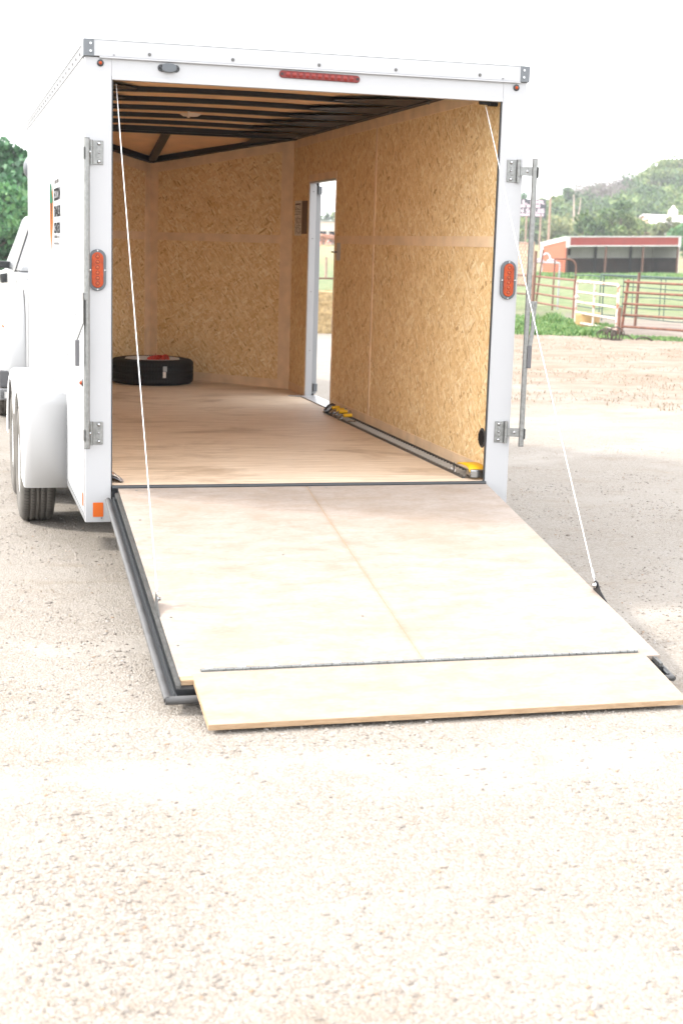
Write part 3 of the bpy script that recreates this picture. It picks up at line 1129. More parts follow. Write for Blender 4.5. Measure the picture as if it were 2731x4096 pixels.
# tongue
mb = MB()
mb.beam((-.55, OY, .42), (0, 6.75, .42), .05, .09); mb.beam((.55, OY, .42), (0, 6.75, .42), .05, .09)
mb.box((-.04, 6.6, .40), (.04, 6.95, .52)); mb.cyl((0, 6.4, .15), (0, 6.4, .95), .03)
mb.build('tongue', M['blackmetal'], T)

# --- interior walls
def wallprism(name, poly, n, th, mtl):
    mb = MB()
    mb.prism(poly, Vector(n)*th)
    return mb.build(name, mtl, T)
DY0, DY1, DZ1 = 3.36, 4.17, 2.173
mb = MB()
t = .012
mb.box((IW, .020, ZF), (IW+t, DY0, ZT+.03))
mb.box((IW, DY0, DZ1), (IW+t, DY1, ZT+.03))
mb.box((IW, DY1, ZF), (IW+t, NY, ZT+.03))
mb.build('wall_board', M['osb'], T)
mb = MB(); mb.box((-IW, .020, ZF), (-IW-t, NY, ZT+.03)); mb.build('wall_board', M['osb'], T)
for s in (-1, 1):
    mb = MB()
    a, b = Vector((s*IW, NY, 0)), Vector((0, AY, 0))
    d = (b-a).normalized()
    n = Vector((s*abs(d.y), abs(d.x), 0))
    mb.prism([(a.x, a.y, ZF), (b.x, b.y, ZF), (b.x, b.y, AZ+.03), (a.x, a.y, ZT+.03)], n*t)
    mb.build('nose_wall_board', M['osb'], T)
    # nose trims: mid rail, top, bottom, along wall, proud 4 mm
    mb = MB()
    inn = -n*.004
    for (za0, za1, zb0, zb1) in ((1.708, 1.772, 1.708, 1.772), (ZF, ZF+.07, ZF, ZF+.07), (ZT-.075, ZT, AZ-.075, AZ)):
        pa, pb = a+d*.065, b-d*.07
        mb.prism([(pa.x, pa.y, za0), (pb.x, pb.y, zb0), (pb.x, pb.y, zb1), (pa.x, pa.y, za1)], inn)
    mb.build('wall_trim', M['lum'], T)
    # corner and apex strips
    mb = MB()
    inn = -n*.006
    for p0, p1, z0, z1 in ((a, a+d*.11, ZT, ZT-.012), (b-d*.085, b, AZ+.012, AZ)):
        mb.prism([(p0.x, p0.y, ZF), (p1.x, p1.y, ZF), (p1.x, p1.y, z1), (p0.x, p0.y, z0)], inn)
    if s > 0:
        mb.box((IW-.006, NY-.012, ZF), (IW, NY, ZT))
    mb.build('corner_strip', M['lum'], T)
    # black perimeter beam on top of the nose walls
    mb = MB()
    mb.beam((a.x-s*.03, a.y-.02, ZT+.022), (0, AY-.03, AZ+.022), .07, .044)
    mb.build('nose_beam', M['blackmetal'], T)
for s in (-1, 1):
    mb = MB()
    x0, x1 = s*IW, s*(IW-.004)
    yend = DY0-.015 if s > 0 else NY
    mb.box((x0, .021, 1.722-.006), (x1, yend, 1.775-.004))
    mb.box((x0, .021, ZF), (x1, yend, ZF+.066))
    mb.box((x0, .021, ZT-.062), (x1, NY, ZT))
    mb.box((x0, 2.335, ZF+.0662), (s*(IW-.0035), 2.366, 1.7155))
    mb.box((x0, 2.335, 1.7715), (s*(IW-.0035), 2.366, ZT-.0625))
    if s > 0:
        mb.box((x0, DY1+.015, ZF), (x1, NY-.013, ZF+.066))
        mb.box((x0, DY0-.014, ZF), (x1-.001, DY0, DZ1+.05))
        mb.box((x0, DY1, ZF), (x1-.001, DY1+.014, DZ1+.05))
        mb.box((x0, DY0, DZ1), (x1-.001, DY1, DZ1+.05))
    mb.build('wall_trim', M['lum'], T)
    mb = MB()
    mb.box((s*IW, .056, ZT+.002), (s*(IW-.045), NY, ZT+.055))
    mb.build('cove_beam', M['blackmetal'], T)

# --- ceiling
def arch(x):
    return .018*(1-(x/IW)**2)
mb = MB()
nn = 12
vs, fs = [], []
for j, y in enumerate((.06, NY-.02)):
    for i in range(nn+1):
        x = -IW+2*IW*i/nn
        vs.append((x, y, ZT+.031+arch(x)))
for i in range(nn):
    fs.append((i, i+1, nn+2+i, nn+1+i))
mb.add(vs, fs)
mb.add([(-IW, NY-.02, ZT+.031), (IW, NY-.02, ZT+.031), (0, AY, AZ+.045)], [(0, 1, 2)])
mb.build('ceiling_board', M['lum2'], T, fix=False)
for y in (.50, 1.06, 1.64, 2.23, 2.82, 3.41, 4.0):
    mb = MB()
    for i in range(nn):
        x0 = -IW+.04+(2*IW-.08)*i/nn
        x1 = -IW+.04+(2*IW-.08)*(i+1)/nn
        mb.add([(x0, y-.025, ZT+.002+arch(x0)), (x1, y-.025, ZT+.002+arch(x1)), (x1, y+.025, ZT+.002+arch(x1)), (x0, y+.025, ZT+.002+arch(x0)),
                (x0, y-.025, ZT+.030+arch(x0)), (x1, y-.025, ZT+.030+arch(x1)), (x1, y+.025, ZT+.030+arch(x1)), (x0, y+.025, ZT+.030+arch(x0))],
               [(0, 3, 2, 1), (0, 1, 5, 4), (3, 7, 6, 2)])
    mb.build('ceiling_joist', M['blackmetal'], T, fix=False)
mb = MB()
mb.box((-IW, 4.62, ZT-.004), (IW, 4.665, ZT+.044)); mb.box((-IW+.05, 4.575, ZT+.010), (IW-.05, 4.619, ZT+.05))
mb.beam((-.03, 4.70, ZT+.018), (0, AY-.05, AZ+.022), .062, .03)
mb.build('nose_crossbeam', M['blackmetal'], T)
for ya_ in (.50, 1.06, 1.64, 2.23, 2.82, 3.41, 4.0, 4.60):
    for s in (-1, 1):
        mb = MB()
        xi = .50 if s > 0 else .64
        mb.prism([(s*xi, ya_-.10, ZT+.020), (s*xi, ya_-.025, ZT+.020), (s*(IW-.046), ya_-.025, ZT+.008), (s*(IW-.046), ya_-.52, ZT+.008)], (0, 0, .003))
        mb.build('roof_gusset', M['blackmetal'], T)
mb = MB()
mb.prism([(.66, 4.70, ZT+.010), (IW-.05, 4.70, ZT+.010), (.60, 5.13, ZT-.045)], (0, 0, .003))
mb.build('roof_gusset', M['blackmetal'], T)
mb = MB()
mb.box((-.943, .0555, ZOP+.055), (.943, .12, ZT+.03))
mb.build('header_tube', M['blackmetal'], T)
mb = MB()
mb.lathe([(.0001, -.018), (.05, -.016), (.068, -.006), (.07, 0)], (0, 0, 0), 'z', 28)
for i, v in enumerate(mb.v):
    mb.v[i] = Vector((v.x-.10, v.y*1.1+3.10, v.z+ZT+.029))
mb.build('dome_light', M['clear'], T)
mb = MB(); mb.cyl((-.155, 2.83, ZT-.02), (-.155, 2.83, ZT+.02), .009, 10); mb.build('switch', M['clear'], T)
mb = MB()
for x, y in ((.955, 3.95), (.935, 3.2), (.94, 2.95), (.93, 1.9), (.95, 1.2), (.90, 4.3)):
    mb.cyl((x, y, ZT-.012), (x, y, ZT+.004), .006, 8)
mb.build('beam_bolts', M['galv'], T)

# --- side vent, floor vent, latch plate
mb = MB()
mb.lathe([(.0001, -.004), (.047, -.004), (.052, -.001), (.052, 0)], (0, 0, 0), 'x', 30)
for i, v in enumerate(mb.v):
    mb.v[i] = Vector((v.x+IW-.0003, v.y+.178, v.z+.7435))
vt = mb.build('wall_vent', M['blackplastic'], T)
mb = MB()
for k in range(-4, 5):
    hh = math.sqrt(max(0, .040**2-(k*.009)**2))
    mb.box((IW-.0085, .178+k*.009-.0016, .7435-hh), (IW-.0044, .178+k*.009+.0016, .7435+hh))
mb.build('louvre', M['blackmetal'], vt)
mb = MB(); mb.box((IW-.006, 3.19, 1.60), (IW-.002, 3.285, 1.722)); lp = mb.build('latch_plate', M['shedwhite'], T, .001)
mb = MB(); mb.box((IW-.03, 3.26, 1.652), (IW-.006, 3.345, 1.664)); mb.build('latch_tongue', M['chrome'], lp, .002)

# --- door frame and door folded outside
mb = MB()
mb.box((IW-.001, DY1-.012, ZF+.004), (1.034, DY1, DZ1-.0), )
mb.box((IW-.001, DY0, ZF+.004), (1.034, DY0+.01, DZ1))
mb.box((IW-.001, DY0+.01, DZ1-.012), (1.034, DY1-.012, DZ1))
df = mb.build('door_frame', M['white'], T, .001)
mb = MB()
mb.box((IW-.04, DY0+.01, ZF), (W2+.01, DY1+.02, ZF+.008))
mb.prism([(IW-.04, DY1-.05, ZF+.0002), (IW-.04, DY1+.02, ZF+.0002), (.855, DY1+.02, ZF+.0002)], (0, 0, .0075))
mb.build('door_sill', M['white'], T, .002)
mb = MB()
for z in (.9, 1.35, 1.75, 2.1):
    mb.cyl((1.01, DY1-.0135, z), (1.01, DY1-.012, z), .004, 8)
mb.build('frame_screw', M['galvdark'], df)
mb = MB()
mb.box((1.040, 4.19, ZF+.02), (1.079, 4.99, DZ1-.03))
sd_ = mb.build('side_door', M['white_side'], T, .003)
mb = MB()
for z in (ZF+.04, DZ1-.09):
    mb.box((1.052, 4.165, z), (1.080, 4.1895, z+.06))
mb.build('door_hinge', M['silverpaint'], sd_)

# --- vent cowl on the left side near the nose
mb = MB()
mb.smooth = True
prof = []
for i in range(9):
    t_ = PI/2*i/8
    prof.append((.105*math.cos(t_), -.055*math.sin(t_)))
mb.lathe(prof, (0, 0, 0), 'x', 24)
ax = Vector((-(AY+.40-OY), W2, 0)).normalized()          # outward normal of the left nose panel
tg = Vector((ax.y, -ax.x, 0))
for i, v in enumerate(mb.v):
    q_ = -ax*(v.x*1.55)+tg*(v.y*.85)
    mb.v[i] = Vector((-W2+.075, OY+.115, 2.235))+ax*.02+q_+Vector((0, 0, v.z))
mb.smooth = False
cw = mb.build('air_vent', M['greyplastic'], T)

# --- fenders and wheels
def fender(s):
    """one tandem fender: rear face, rounded top, side with two wheel arches"""
    y0, y1, zt, xo = 1.13, 3.72, .862, -1.292
    zb = .352
    arcs = ((1.985, .455, .36), (2.945, .455, .36))      # arch centre, half width, ...
    # outer outline (side face) as polygon with arches cut from the bottom
    top = []
    rc = .055
    for i in range(7):
        t_ = PI/2*i/6
        top.append((y0+rc-rc*math.cos(t_), zt-rc+rc*math.sin(t_)))
    for i in range(1, 10):
        t_ = PI/2*i/9
        top.append((2.75+.97*math.sin(t_), zb+(zt-zb)*math.cos(t_)))
    bot = [(y1, zb)]
    for cy, hw, _ in reversed(arcs):
        for i in range(17):
            t_ = PI*i/16
            zz = .36+.425*math.sin(t_)**.9
            yy = cy+.482*math.cos(t_)
            if zz > .61 or (cy < 2.4 and yy < cy) or (cy > 2.4 and yy > cy):
                bot.append((yy, max(zz, zb)))
    bot.append((y0, zb))
    poly = top+bot
    mb = MB()
    mb.add([(xo, y, z) for y, z in poly], [tuple(range(len(poly)))])
    # inner lip following the outer edge, gives the sheet its thickness
    mb2 = MB()
    mb2.smooth = True
    path = top
    xin = -W2-.0005
    vs = []
    cols = [(xin, 0), (xo+.040, 0), (xo+.035, 0), (xo+.015, -.004), (xo+.004, -.014), (xo, -.030)]
    # top and rear band
    full = [(y0, zb), (y0, zt-rc-.01)]+top[:7]+[(y0+rc+.01, zt), (2.74, zt)]+top[7:]
    cyc, czc = (y0+y1)/2, .5
    for q_, (y, z) in enumerate(full):
        ya, za = full[max(0, q_-1)]
        yb, zb2 = full[min(len(full)-1, q_+1)]
        ty, tz = yb-ya, zb2-za
        l_ = math.hypot(ty, tz) or 1
        iy, iz = tz/l_, -ty/l_           # towards the inside of the fender
        for (x, dn) in cols:
            vs.append((x, y-dn*iy, z-dn*iz))
    k = len(cols)
    fs = []
    for i in range(len(full)-1):
        for j in range(k-1):
            fs.append((i*k+j, i*k+j+1, (i+1)*k+j+1, (i+1)*k+j))
    mb2.add([((x if s < 0 else -x), y, z) for x, y, z in vs], fs)
    # side plate inset to the band's last column
    inner = []
    mb3 = MB()
    ytop = [(vs[i*k+k-1][1], vs[i*k+k-1][2]) for i in range(len(full))]
    poly2 = ytop+[(y, z) for y, z in bot[1:-1]]
    mb3.add([((xo if s < 0 else -xo), y, z) for y, z in poly2], [tuple(range(len(poly2)))])
    mb2.smooth = False
    n0 = len(mb2.v)
    mb2.v += mb3.v
    mb2.f += [tuple(i+n0 for i in f) for f in mb3.f]
    mb2.mi += [0]*len(mb3.f)
    mb2.sm += [False]*len(mb3.f)
    zb = .352
    o = mb2.build('fender', M['fender'], T, fix=True)
    md = o.modifiers.new('thickness', 'SOLIDIFY')
    md.thickness = .003
    md.offset = 0
    # inner wheel well
    mb = MB()
    sx = -1 if s < 0 else 1
    mb.box((sx*(W2+.0005), y0+.05, zb), (sx*(W2-.01), y1-.05, .87))
    mb.build('wheel_well', M['tan'] if False else M['white'], T)
for s in (-1, 1):
    fender(s)

def wheel_profile(r, hw):
    return [(r*.60, -hw*.72), (r*.66, -hw*.96), (r*.80, -hw*1.04), (r*.93, -hw*.96), (r*.975, -hw*.84), (r, -hw*.70),
            (r, -hw*.52), (r-.009, -hw*.50), (r-.009, -hw*.44), (r, -hw*.42), (r, -hw*.18), (r-.009, -hw*.16), (r-.009, -hw*.09), (r, -hw*.07),
            (r, hw*.07), (r-.009, hw*.09), (r-.009, hw*.16), (r, hw*.18), (r, hw*.42), (r-.009, hw*.44), (r-.009, hw*.50), (r, hw*.52),
            (r, hw*.70), (r*.975, hw*.84), (r*.93, hw*.96), (r*.80, hw*1.04), (r*.66, hw*.96), (r*.60, hw*.72)]
def make_wheel(parent, c, r, hw, mt, side, world=True):
    cx, cy, cz = c
    mb = MB()
    mb.lathe(wheel_profile(r, hw), c, 'x', 56)
    # sipes cut across the shoulder ribs
    for k in range(90):
        a = 2*PI*k/90
        for x0, x1 in ((-hw*.80, -hw*.54), (hw*.54, hw*.80), (-hw*.40, -hw*.2), (hw*.2, hw*.40)):
            p = Vector((0, math.cos(a), math.sin(a)))
            q = Vector((0, -math.sin(a), math.cos(a)))
            b0 = Vector(c)+p*(r+.0004)
            mb.cur = 1
            mb.add([b0+Vector((x0, 0, 0))-q*.0016, b0+Vector((x1, 0, 0))-q*.0016+q*.006, b0+Vector((x1, 0, 0))+q*.0016+q*.006, b0+Vector((x0, 0, 0))+q*.0016], [(0, 1, 2, 3)])
            mb.cur = 0
    w_ = thing('wheel', None, None, c if not world else (0, 0, 0)) if False else None
    ty = mb.build('tyre', [mt, M['blackmetal']], parent, fix=False, world=world)
    mb = MB()
    s = side
    mb.lathe([(r*.62, -hw*.9*s*-1), (r*.57, hw*.86*s), (r*.52, hw*.62*s), (r*.50, hw*.2*s), (r*.28, hw*.35*s), (r*.20, hw*.52*s), (.0001, hw*.52*s)], c, 'x', 40)
    mb.lathe([(r*.60, -hw*.72*s), (r*.55, -hw*.1*s), (r*.50, hw*.2*s)], c, 'x', 40)
    mb.build('rim', M['rim'], parent, fix=False, world=world)
RW, HW = .345, .100
for s in (-1, 1):
    for y in (1.985, 2.90):
        we = bpy.data.objects.new('wheel', None)
        scene.collection.objects.link(we)
        we.parent = T
        we.location = Vector((s*1.188, y, RW))-T.location
        make_wheel(we, (s*1.188, y, RW+BASE), RW, HW, M['tyre_dusty'], s)

# --- ramp door
def rp(x, y, dz=0.0):
    return (x, y, .540+.176*y+dz)
def rbox(mb, x0, x1, y0, y1, d0, d1):
    vs = [rp(x0, y0, d0), rp(x1, y0, d0), rp(x1, y1, d0), rp(x0, y1, d0), rp(x0, y0, d1), rp(x1, y0, d1), rp(x1, y1, d1), rp(x0, y1, d1)]
    mb.add(vs, [(0, 3, 2, 1), (4, 5, 6, 7), (0, 1, 5, 4), (1, 2, 6, 5), (2, 3, 7, 6), (3, 0, 4, 7)])
mb = MB()
rbox(mb, -.912, .0035, -1.999, -.028, -.018, 0)
rbox(mb, .0075, .943, -1.999, -.028, -.018, 0)
RD = mb.build('ramp_door', M['ramp'], T)
mb = MB()
rbox(mb, -.931, .931, -2.060, -.045, -.062, -.0185)
mb.build('ramp_frame', M['blackmetal'], RD)
mb = MB()
for s in (-1, 1):
    rbox(mb, s*.9125, s*.9155, -2.05, -.05, -.018, -.002)
    rbox(mb, s*.916, s*.930, -2.055, -.07, -.018, -.006)
mb.build('edge_angle', M['galvdark'], RD)
mb = MB()
for s in (-1, 1):
    rbox(mb, s*.931, s*(.958 if s < 0 else .940), -2.09, -.09, -.050, -.030)
    if s < 0: rbox(mb, s*.9405, s*.9435, -2.09, -.09, -.030, -.018)
mb.build('seal_channel', M['blackplastic'], RD)
mb = MB()
for s in (-1, 1):
    mb.smooth = True
    mb.tube([rp(-.9685 if s < 0 else .948, y_, -.030 if s < 0 else -.042) for y_ in (-.10, -.7, -1.4, -2.11)], .0130 if s < 0 else .011, 14)
    mb.smooth = False
mb.smooth = True
mb.tube([rp(-.975, -2.105, -.034), rp(-.4, -2.105, -.036), rp(.4, -2.105, -.036), rp(.950, -2.105, -.040)], [.0150, .015, .014, .011], 14)
mb.smooth = False
mb.cyl(rp(-.9760, -2.105, -.034), rp(-.9751, -2.105, -.034), .0155, 14)
mb.build('rubber_seal', M['rubber'], RD)
mb = MB()
rbox(mb, -.910, -.864, -2.030, -1.9995, -.0175, -.0003)
mb.build('end_batten', M['rampedge'], RD)
# hinge between door and flap
mb = MB()
ya = -1.962
rbox(mb, -.83, .865, ya-.012, ya+.010, .0002, .0022)
x = -.83
while x < .86:
    mb.cyl(rp(x+.001, ya-.004, .0045), rp(min(x+.029, .865), ya-.004, .0045), .0058, 10)
    x += .03
pc = mb.build('piano_hinge', M['galv'], RD)
mb = MB()
x = -.81
while x < .86:
    rbox(mb, x, x+.028, ya+.004, ya+.024, .0003, .0048)
    x += .118
mb.build('hinge_tab', M['shedwhite'], pc, .001)
# the flap itself
mb = MB()
def fbox(mb, x0, x1, t0, t1, d0, d1):
    A0 = Vector((0, -1.975, .540-.176*1.975+.001))
    B0 = Vector((0, -2.345, .540-.176*2.345-.006))
    vs = []
    for d in (d0, d1):
        for x, t_ in ((x0, t0), (x1, t0), (x1, t1), (x0, t1)):
            p = A0.lerp(B0, t_)
            vs.append((x, p.y, p.z+d))
    mb.add(vs, [(0, 3, 2, 1), (4, 5, 6, 7), (0, 1, 5, 4), (1, 2, 6, 5), (2, 3, 7, 6), (3, 0, 4, 7)])
fbox(mb, -.864, .885, 0, 1.0, -.0188, 0)
fl = mb.build('ramp_flap', M['flap'], RD)
mb = MB()
fbox(mb, -.8645, .8855, 1.0, 1.004, -.0186, -.0002)
fbox(mb, -.8655, -.8641, 0, 1.003, -.0186, -.0002)
mb.build('cut_edge', M['rampedge'], fl)
# seam stain between the two boards
mb = MB()
rbox(mb, .0036, .0074, -1.99, -.03, -.016, -.0010)
mb.build('board_joint', M['rampedge'], RD)
# screws on the ramp
mb = MB()
for x, y in ((-.83, -.06), (-.55, -.06), (.02, -.05), (-.86, -.45), (-.86, -.9), (-.87, -1.5), (.10, -.05), (.88, -.10), (-.30, -.9), (-.12, -1.55), (-.88, -1.75)):
    mb.cyl(rp(x, y, .0), rp(x, y, .0015), .005, 8)
mb.build('screw', M['galv'], RD)
# cable brackets
for s in (-1, 1):
    xx = -.9135 if s < 0 else .948
    mb = MB()
    mb.prism([rp(xx, -1.535, -.012), rp(xx, -1.365, -.012), rp(xx, -1.36, .018), rp(xx, -1.375, .045), rp(xx, -1.40, .045), rp(xx, -1.43, .020)], (s*-.004, 0, 0))
    br = mb.build('cable_bracket', M['galvdark'] if s < 0 else M['blackmetal'], RD)
    mb = MB()
    mb.lathe([(.0001, 0), (.013, 0), (.013, .008), (.007, .008), (.007, .018), (.0001, .018)] if s < 0 else [(.0001, -.018), (.007, -.018), (.007, -.008), (.013, -.008), (.013, 0), (.0001, 0)], (xx+(.0005 if s < 0 else -.0045), -1.39, .540-.176*1.39+.028), 'x', 14)
    mb.build('bracket_bolt', M['chrome'], br)
    # the cable
    mb = MB()
    p0 = Vector((-.913, .10, 2.405)) if s < 0 else Vector((.885, .085, 2.405))
    p1 = Vector((xx+(.006 if s < 0 else -.010), -1.385, .540-.176*1.385+.045))
    pts = []
    for i in range(15):
        t_ = i/14
        p = p0.lerp(p1, t_)
        p.z -= .012*math.sin(PI*t_)
        pts.append(p)
    mb.smooth = True
    mb.tube(pts, .0018, 8)
    mb.smooth = False
    cb = mb.build('lift_cable', M['cable'], T, fix=False)
    mb = MB()
    d = (pts[-2]-pts[-1]).normalized()
    mb.cyl(pts[-1]+d*.01, pts[-1]+d*.055, .0060, 10)
    mb.build('ferrule', M['chrome'], cb)
mb = MB()
mb.cyl((.845, .06, 2.411), (.935, .06, 2.411), .011, 18)
for k in range(5):
    mb.lathe([(.010, -.003), (.0165, -.003), (.0165, .003), (.010, .003)], (.893+k*.010, .06, 2.411), 'x', 18)
mb.build('cable_spool', M['blackmetal'], T)

# --- tie-down track along the right wall
mb = MB()
x0, x1, y0, y1 = .862, .979, .112, 3.09
mb.box((x0+.012, y0, ZF), (x1-.012, y1, ZF+.003))
mb.box((x0, y0, ZF), (x0+.0115, y1, ZF+.009)); mb.box((x1-.0115, y0, ZF), (x1, y1, ZF+.009))
mb.box((x0+.0005, y0, ZF+.009), (x0+.0045, y1, ZF+.0125))
y = .16
while y < 3.05:
    mb.cur = 1
    mb.box((.886, y, ZF+.003), (.948, y+.013, ZF+.0095))
    mb.cur = 2
    mb.box((.9485, y+.002, ZF+.003), (.956, y+.017, ZF+.0085))
    mb.cur = 0
    y += .051
tk = mb.build('tie_down_track', [M['galvdark'], M['slot'], M['blackmetal']], T)

# --- side graphics
LX = Matrix(((0, 0, -1, -W2-.0005), (-1, 0, 0, 0), (0, 1, 0, 0), (0, 0, 0, 1)))
def decal_text(body, y0, z0, size, width, mtl):
    mx = LX.copy()
    mx.translation = Vector((-W2-.0008, y0, z0))
    o = text_mesh('lettering', body, size, mx, T, mtl)
    ys = [v.co.y for v in o.data.vertices]
    k = width/(max(ys)-min(ys))
    ymax = max(ys)
    for v in o.data.vertices:
        v.co.y = ymax+(v.co.y-ymax)*k
decal_text('EZZON', 2.045, 1.915, .092, .48, M['ink'])
decal_text('TRAILER', 2.05, 1.822, .082, .52, M['ink'])
decal_text('CENTER', 2.055, 1.728, .080, .49, M['ink'])
rq = random.Random(8)
for y_s, z_s, h_s, n_s in ((2.03, 2.008, .022, 7), (2.04, 1.697, .017, 8), (2.04, 1.660, .014, 7)):
    mb = MB()
    y_ = y_s
    for k in range(n_s*2):
        w_ = rq.uniform(.012, .024)
        if rq.random() < .85:
            mb.box((-W2-.0010, y_-w_, z_s), (-W2-.0004, y_, z_s+h_s*rq.uniform(.8, 1)))
        y_ -= w_+.009
    mb.build('small_print', M['inkgrey'], T)
mb = MB()
xx = -W2-.0006
def plate(pts, dx, c):
    mb.cur = c
    mb.prism([(xx-dx, y, z) for y, z in pts], (-.0004, 0, 0))
plate([(2.17, 2.045), (2.15, 1.93), (2.15, 1.78), (2.22, 1.72), (2.31, 1.62), (2.40, 1.72), (2.43, 1.82), (2.42, 1.92), (2.33, 1.93), (2.19, 1.98)], 0, 1)
plate([(2.36, 2.025), (2.30, 2.015), (2.22, 1.96), (2.16, 1.925), (2.16, 1.905), (2.42, 1.905), (2.42, 1.96), (2.41, 2.01)], .0005, 0)
plate([(2.22, 1.9045), (2.36, 1.9045), (2.34, 1.80), (2.30, 1.71), (2.26, 1.80)], .0005, 2)
mb.build('emblem', [M['green_decal'], M['orange_decal'], M['brown_decal']], T)

# ================================================================== LOOSE THINGS IN THE TRAILER
# spare tyre lying on the floor
sp = thing('spare_wheel', 'new black spare wheel lying flat on the plywood floor at the front', 'wheel', (-.06, 5.235, ZF-BASE))
mb = MB()
r_, hw_ = .338, .100
prof = [(r*1.0, h+hw_*1.03) for r, h in wheel_profile(r_, hw_)]
mb.lathe(prof, (-.06, 5.235, ZF), 'z', 60)
for k in range(80):
    a = 2*PI*k/80
    for z0, z1 in ((.2, .46), (1.55, 1.82), (.6, .8), (1.2, 1.4)):
        p = Vector((math.cos(a), math.sin(a), 0)); q = Vector((-math.sin(a), math.cos(a), 0))
        b0 = Vector((-.06, 5.235, ZF))+p*(r_+.0005)
        mb.cur = 1
        mb.add([b0+Vector((0, 0, z0*hw_))-q*.002, b0+Vector((0, 0, z0*hw_))+q*.002, b0+Vector((0, 0, z1*hw_))+q*.006, b0+Vector((0, 0, z1*hw_))+q*.002], [(0, 1, 2, 3)])
        mb.cur = 0
mb.build('tyre', [M['tyre_new'], M['blackmetal']], sp, fix=False)
mb = MB()
mb.lathe([(r_*.665, .196), (r_*.655, .206), (r_*.63, .196), (r_*.60, .186), (r_*.40, .178), (r_*.26, .182), (.0001, .182)], (-.06, 5.235, ZF), 'z', 44)
mb.build('rim', M['rim'], sp, fix=False)
mb = MB()
# clear tape label with a paper sticker on the tread
def on_tread(a0, a1, z0, z1, dr):
    vs = []
    n = 4
    for i in range(n+1):
        a = a0+(a1-a0)*i/n
        for z in (z0, z1):
            vs.append((-.06+(r_+dr)*math.cos(a), 5.235+(r_+dr)*math.sin(a), ZF+z))
    return vs, [(2*i, 2*i+2, 2*i+3, 2*i+1) for i in range(n)]
a_ = R(-83)
mb.add(*on_tread(a_, a_+.075, .070, .118, .0025))
mb.build('size_sticker', M['paper'], sp, fix=False)
mb = MB()
mb.add(*on_tread(a_+.0, a_+.10, .120, .162, .0022))
mb.build('tape', M['greypipe'], sp, fix=False)

# red strap bundle in the rim
rb = MB()
for i, (dx, dy, w_, a) in enumerate(((-.02, -.09, .05, .3), (.03, -.07, .045, -.4), (.07, -.10, .05, .9), (.0, -.05, .04, 1.4))):
    c0 = Vector((-.04+dx, 5.235+dy, ZF+.183))
    pts = []
    for k in range(9):
        t_ = PI*k/8
        pts.append(c0+Vector((math.cos(a)*math.cos(t_)*.055, math.sin(a)*math.cos(t_)*.055, math.sin(t_)*(.028+.006*i)+.003)))
    for p, q in zip(pts[:-1], pts[1:]):
        rb.beam(p, q, w_*.7, .006, (-math.sin(a), math.cos(a), .01))
o = rb.build('ratchet_strap', M['redplastic'])
tag(o, 'bundle of red webbing strap lying in the rim of the spare wheel', 'strap')

# yellow-cored tie-down fittings at the far end of the track
def fitting(p, a, label, curl):
    f = thing('strap_fitting', label, 'strap fitting', Vector(p)+Vector((0, 0, ZO)), 0, 'yellow strap fittings piled on the track')
    p = Vector(p)
    d = Vector((math.cos(a), math.sin(a), 0))
    n = Vector((-d.y, d.x, 0))
    mb = MB(); mb.cyl(p+d*.0+Vector((0, 0, .030)), p+d*.058+Vector((0, 0, .032)), .0125, 14); mb.build('roller', M['yellowtube'], f)
    mb = MB()
    mb.tube([p+Vector((0, 0, .03)), p-d*.022+Vector((0, 0, .026))-n*.01, p-d*.038+Vector((0, 0, .014))-n*.022, p-d*.045+Vector((0, 0, .005))-n*.035], .005, 8)
    mb.tube([p+Vector((0, 0, .016)), p-d*.02+Vector((0, 0, .008))+n*.01, p-d*.04+Vector((0, 0, .006))+n*.012], .006, 8)
    mb.build('hook', M['chrome'], f)
    if curl:
        mb = MB()
        c0 = p+d*.072+Vector((0, 0, .022))
        mb.tube([c0+Vector((math.cos(t)*.012*d.x, math.cos(t)*.012*d.y, math.sin(t)*.018)) for t in [2*PI*i/10 for i in range(10)]], .0032, 6, closed=True)
        mb.build('spring_ring', M['chrome'], f)
zt = ZF+.010
fitting((.905, 3.02, zt), R(2), 'farthest yellow roller fitting of the pile, beside the black clip', False)
fitting((.902, 2.88, zt), R(3), 'second yellow roller fitting from the door, with a bright ring', True)
fitting((.890, 2.75, zt+.002), R(2), 'thickest yellow roller fitting in the middle of the pile, with a bright ring', True)
fitting((.868, 2.55, zt), R(4), 'nearest yellow roller fitting of the pile, lying on a bare plate', False)
mb = MB()
mb.cyl((.905, 2.47, zt), (.905, 2.47, zt+.004), .028, 20)
o = mb.build('steel_plate', M['chrome']); tag(o, 'small round bright plate under the nearest yellow fitting', 'plate')
mb = MB()
mb.beam((.835, 2.90, zt+.012), (.945, 3.10, zt+.03), .022, .014)
mb.tube([(.84, 2.95, zt+.02), (.87, 2.98, zt+.05), (.92, 3.05, zt+.055), (.95, 3.12, zt+.03)], .006, 8)
mb.beam((.86, 3.02, zt+.012), (.94, 3.10, zt+.045), .03, .01)
o = mb.build('strap_clip', M['blackplastic'], bevel=.002); tag(o, 'black plastic clip at the door end of the track', 'clip')

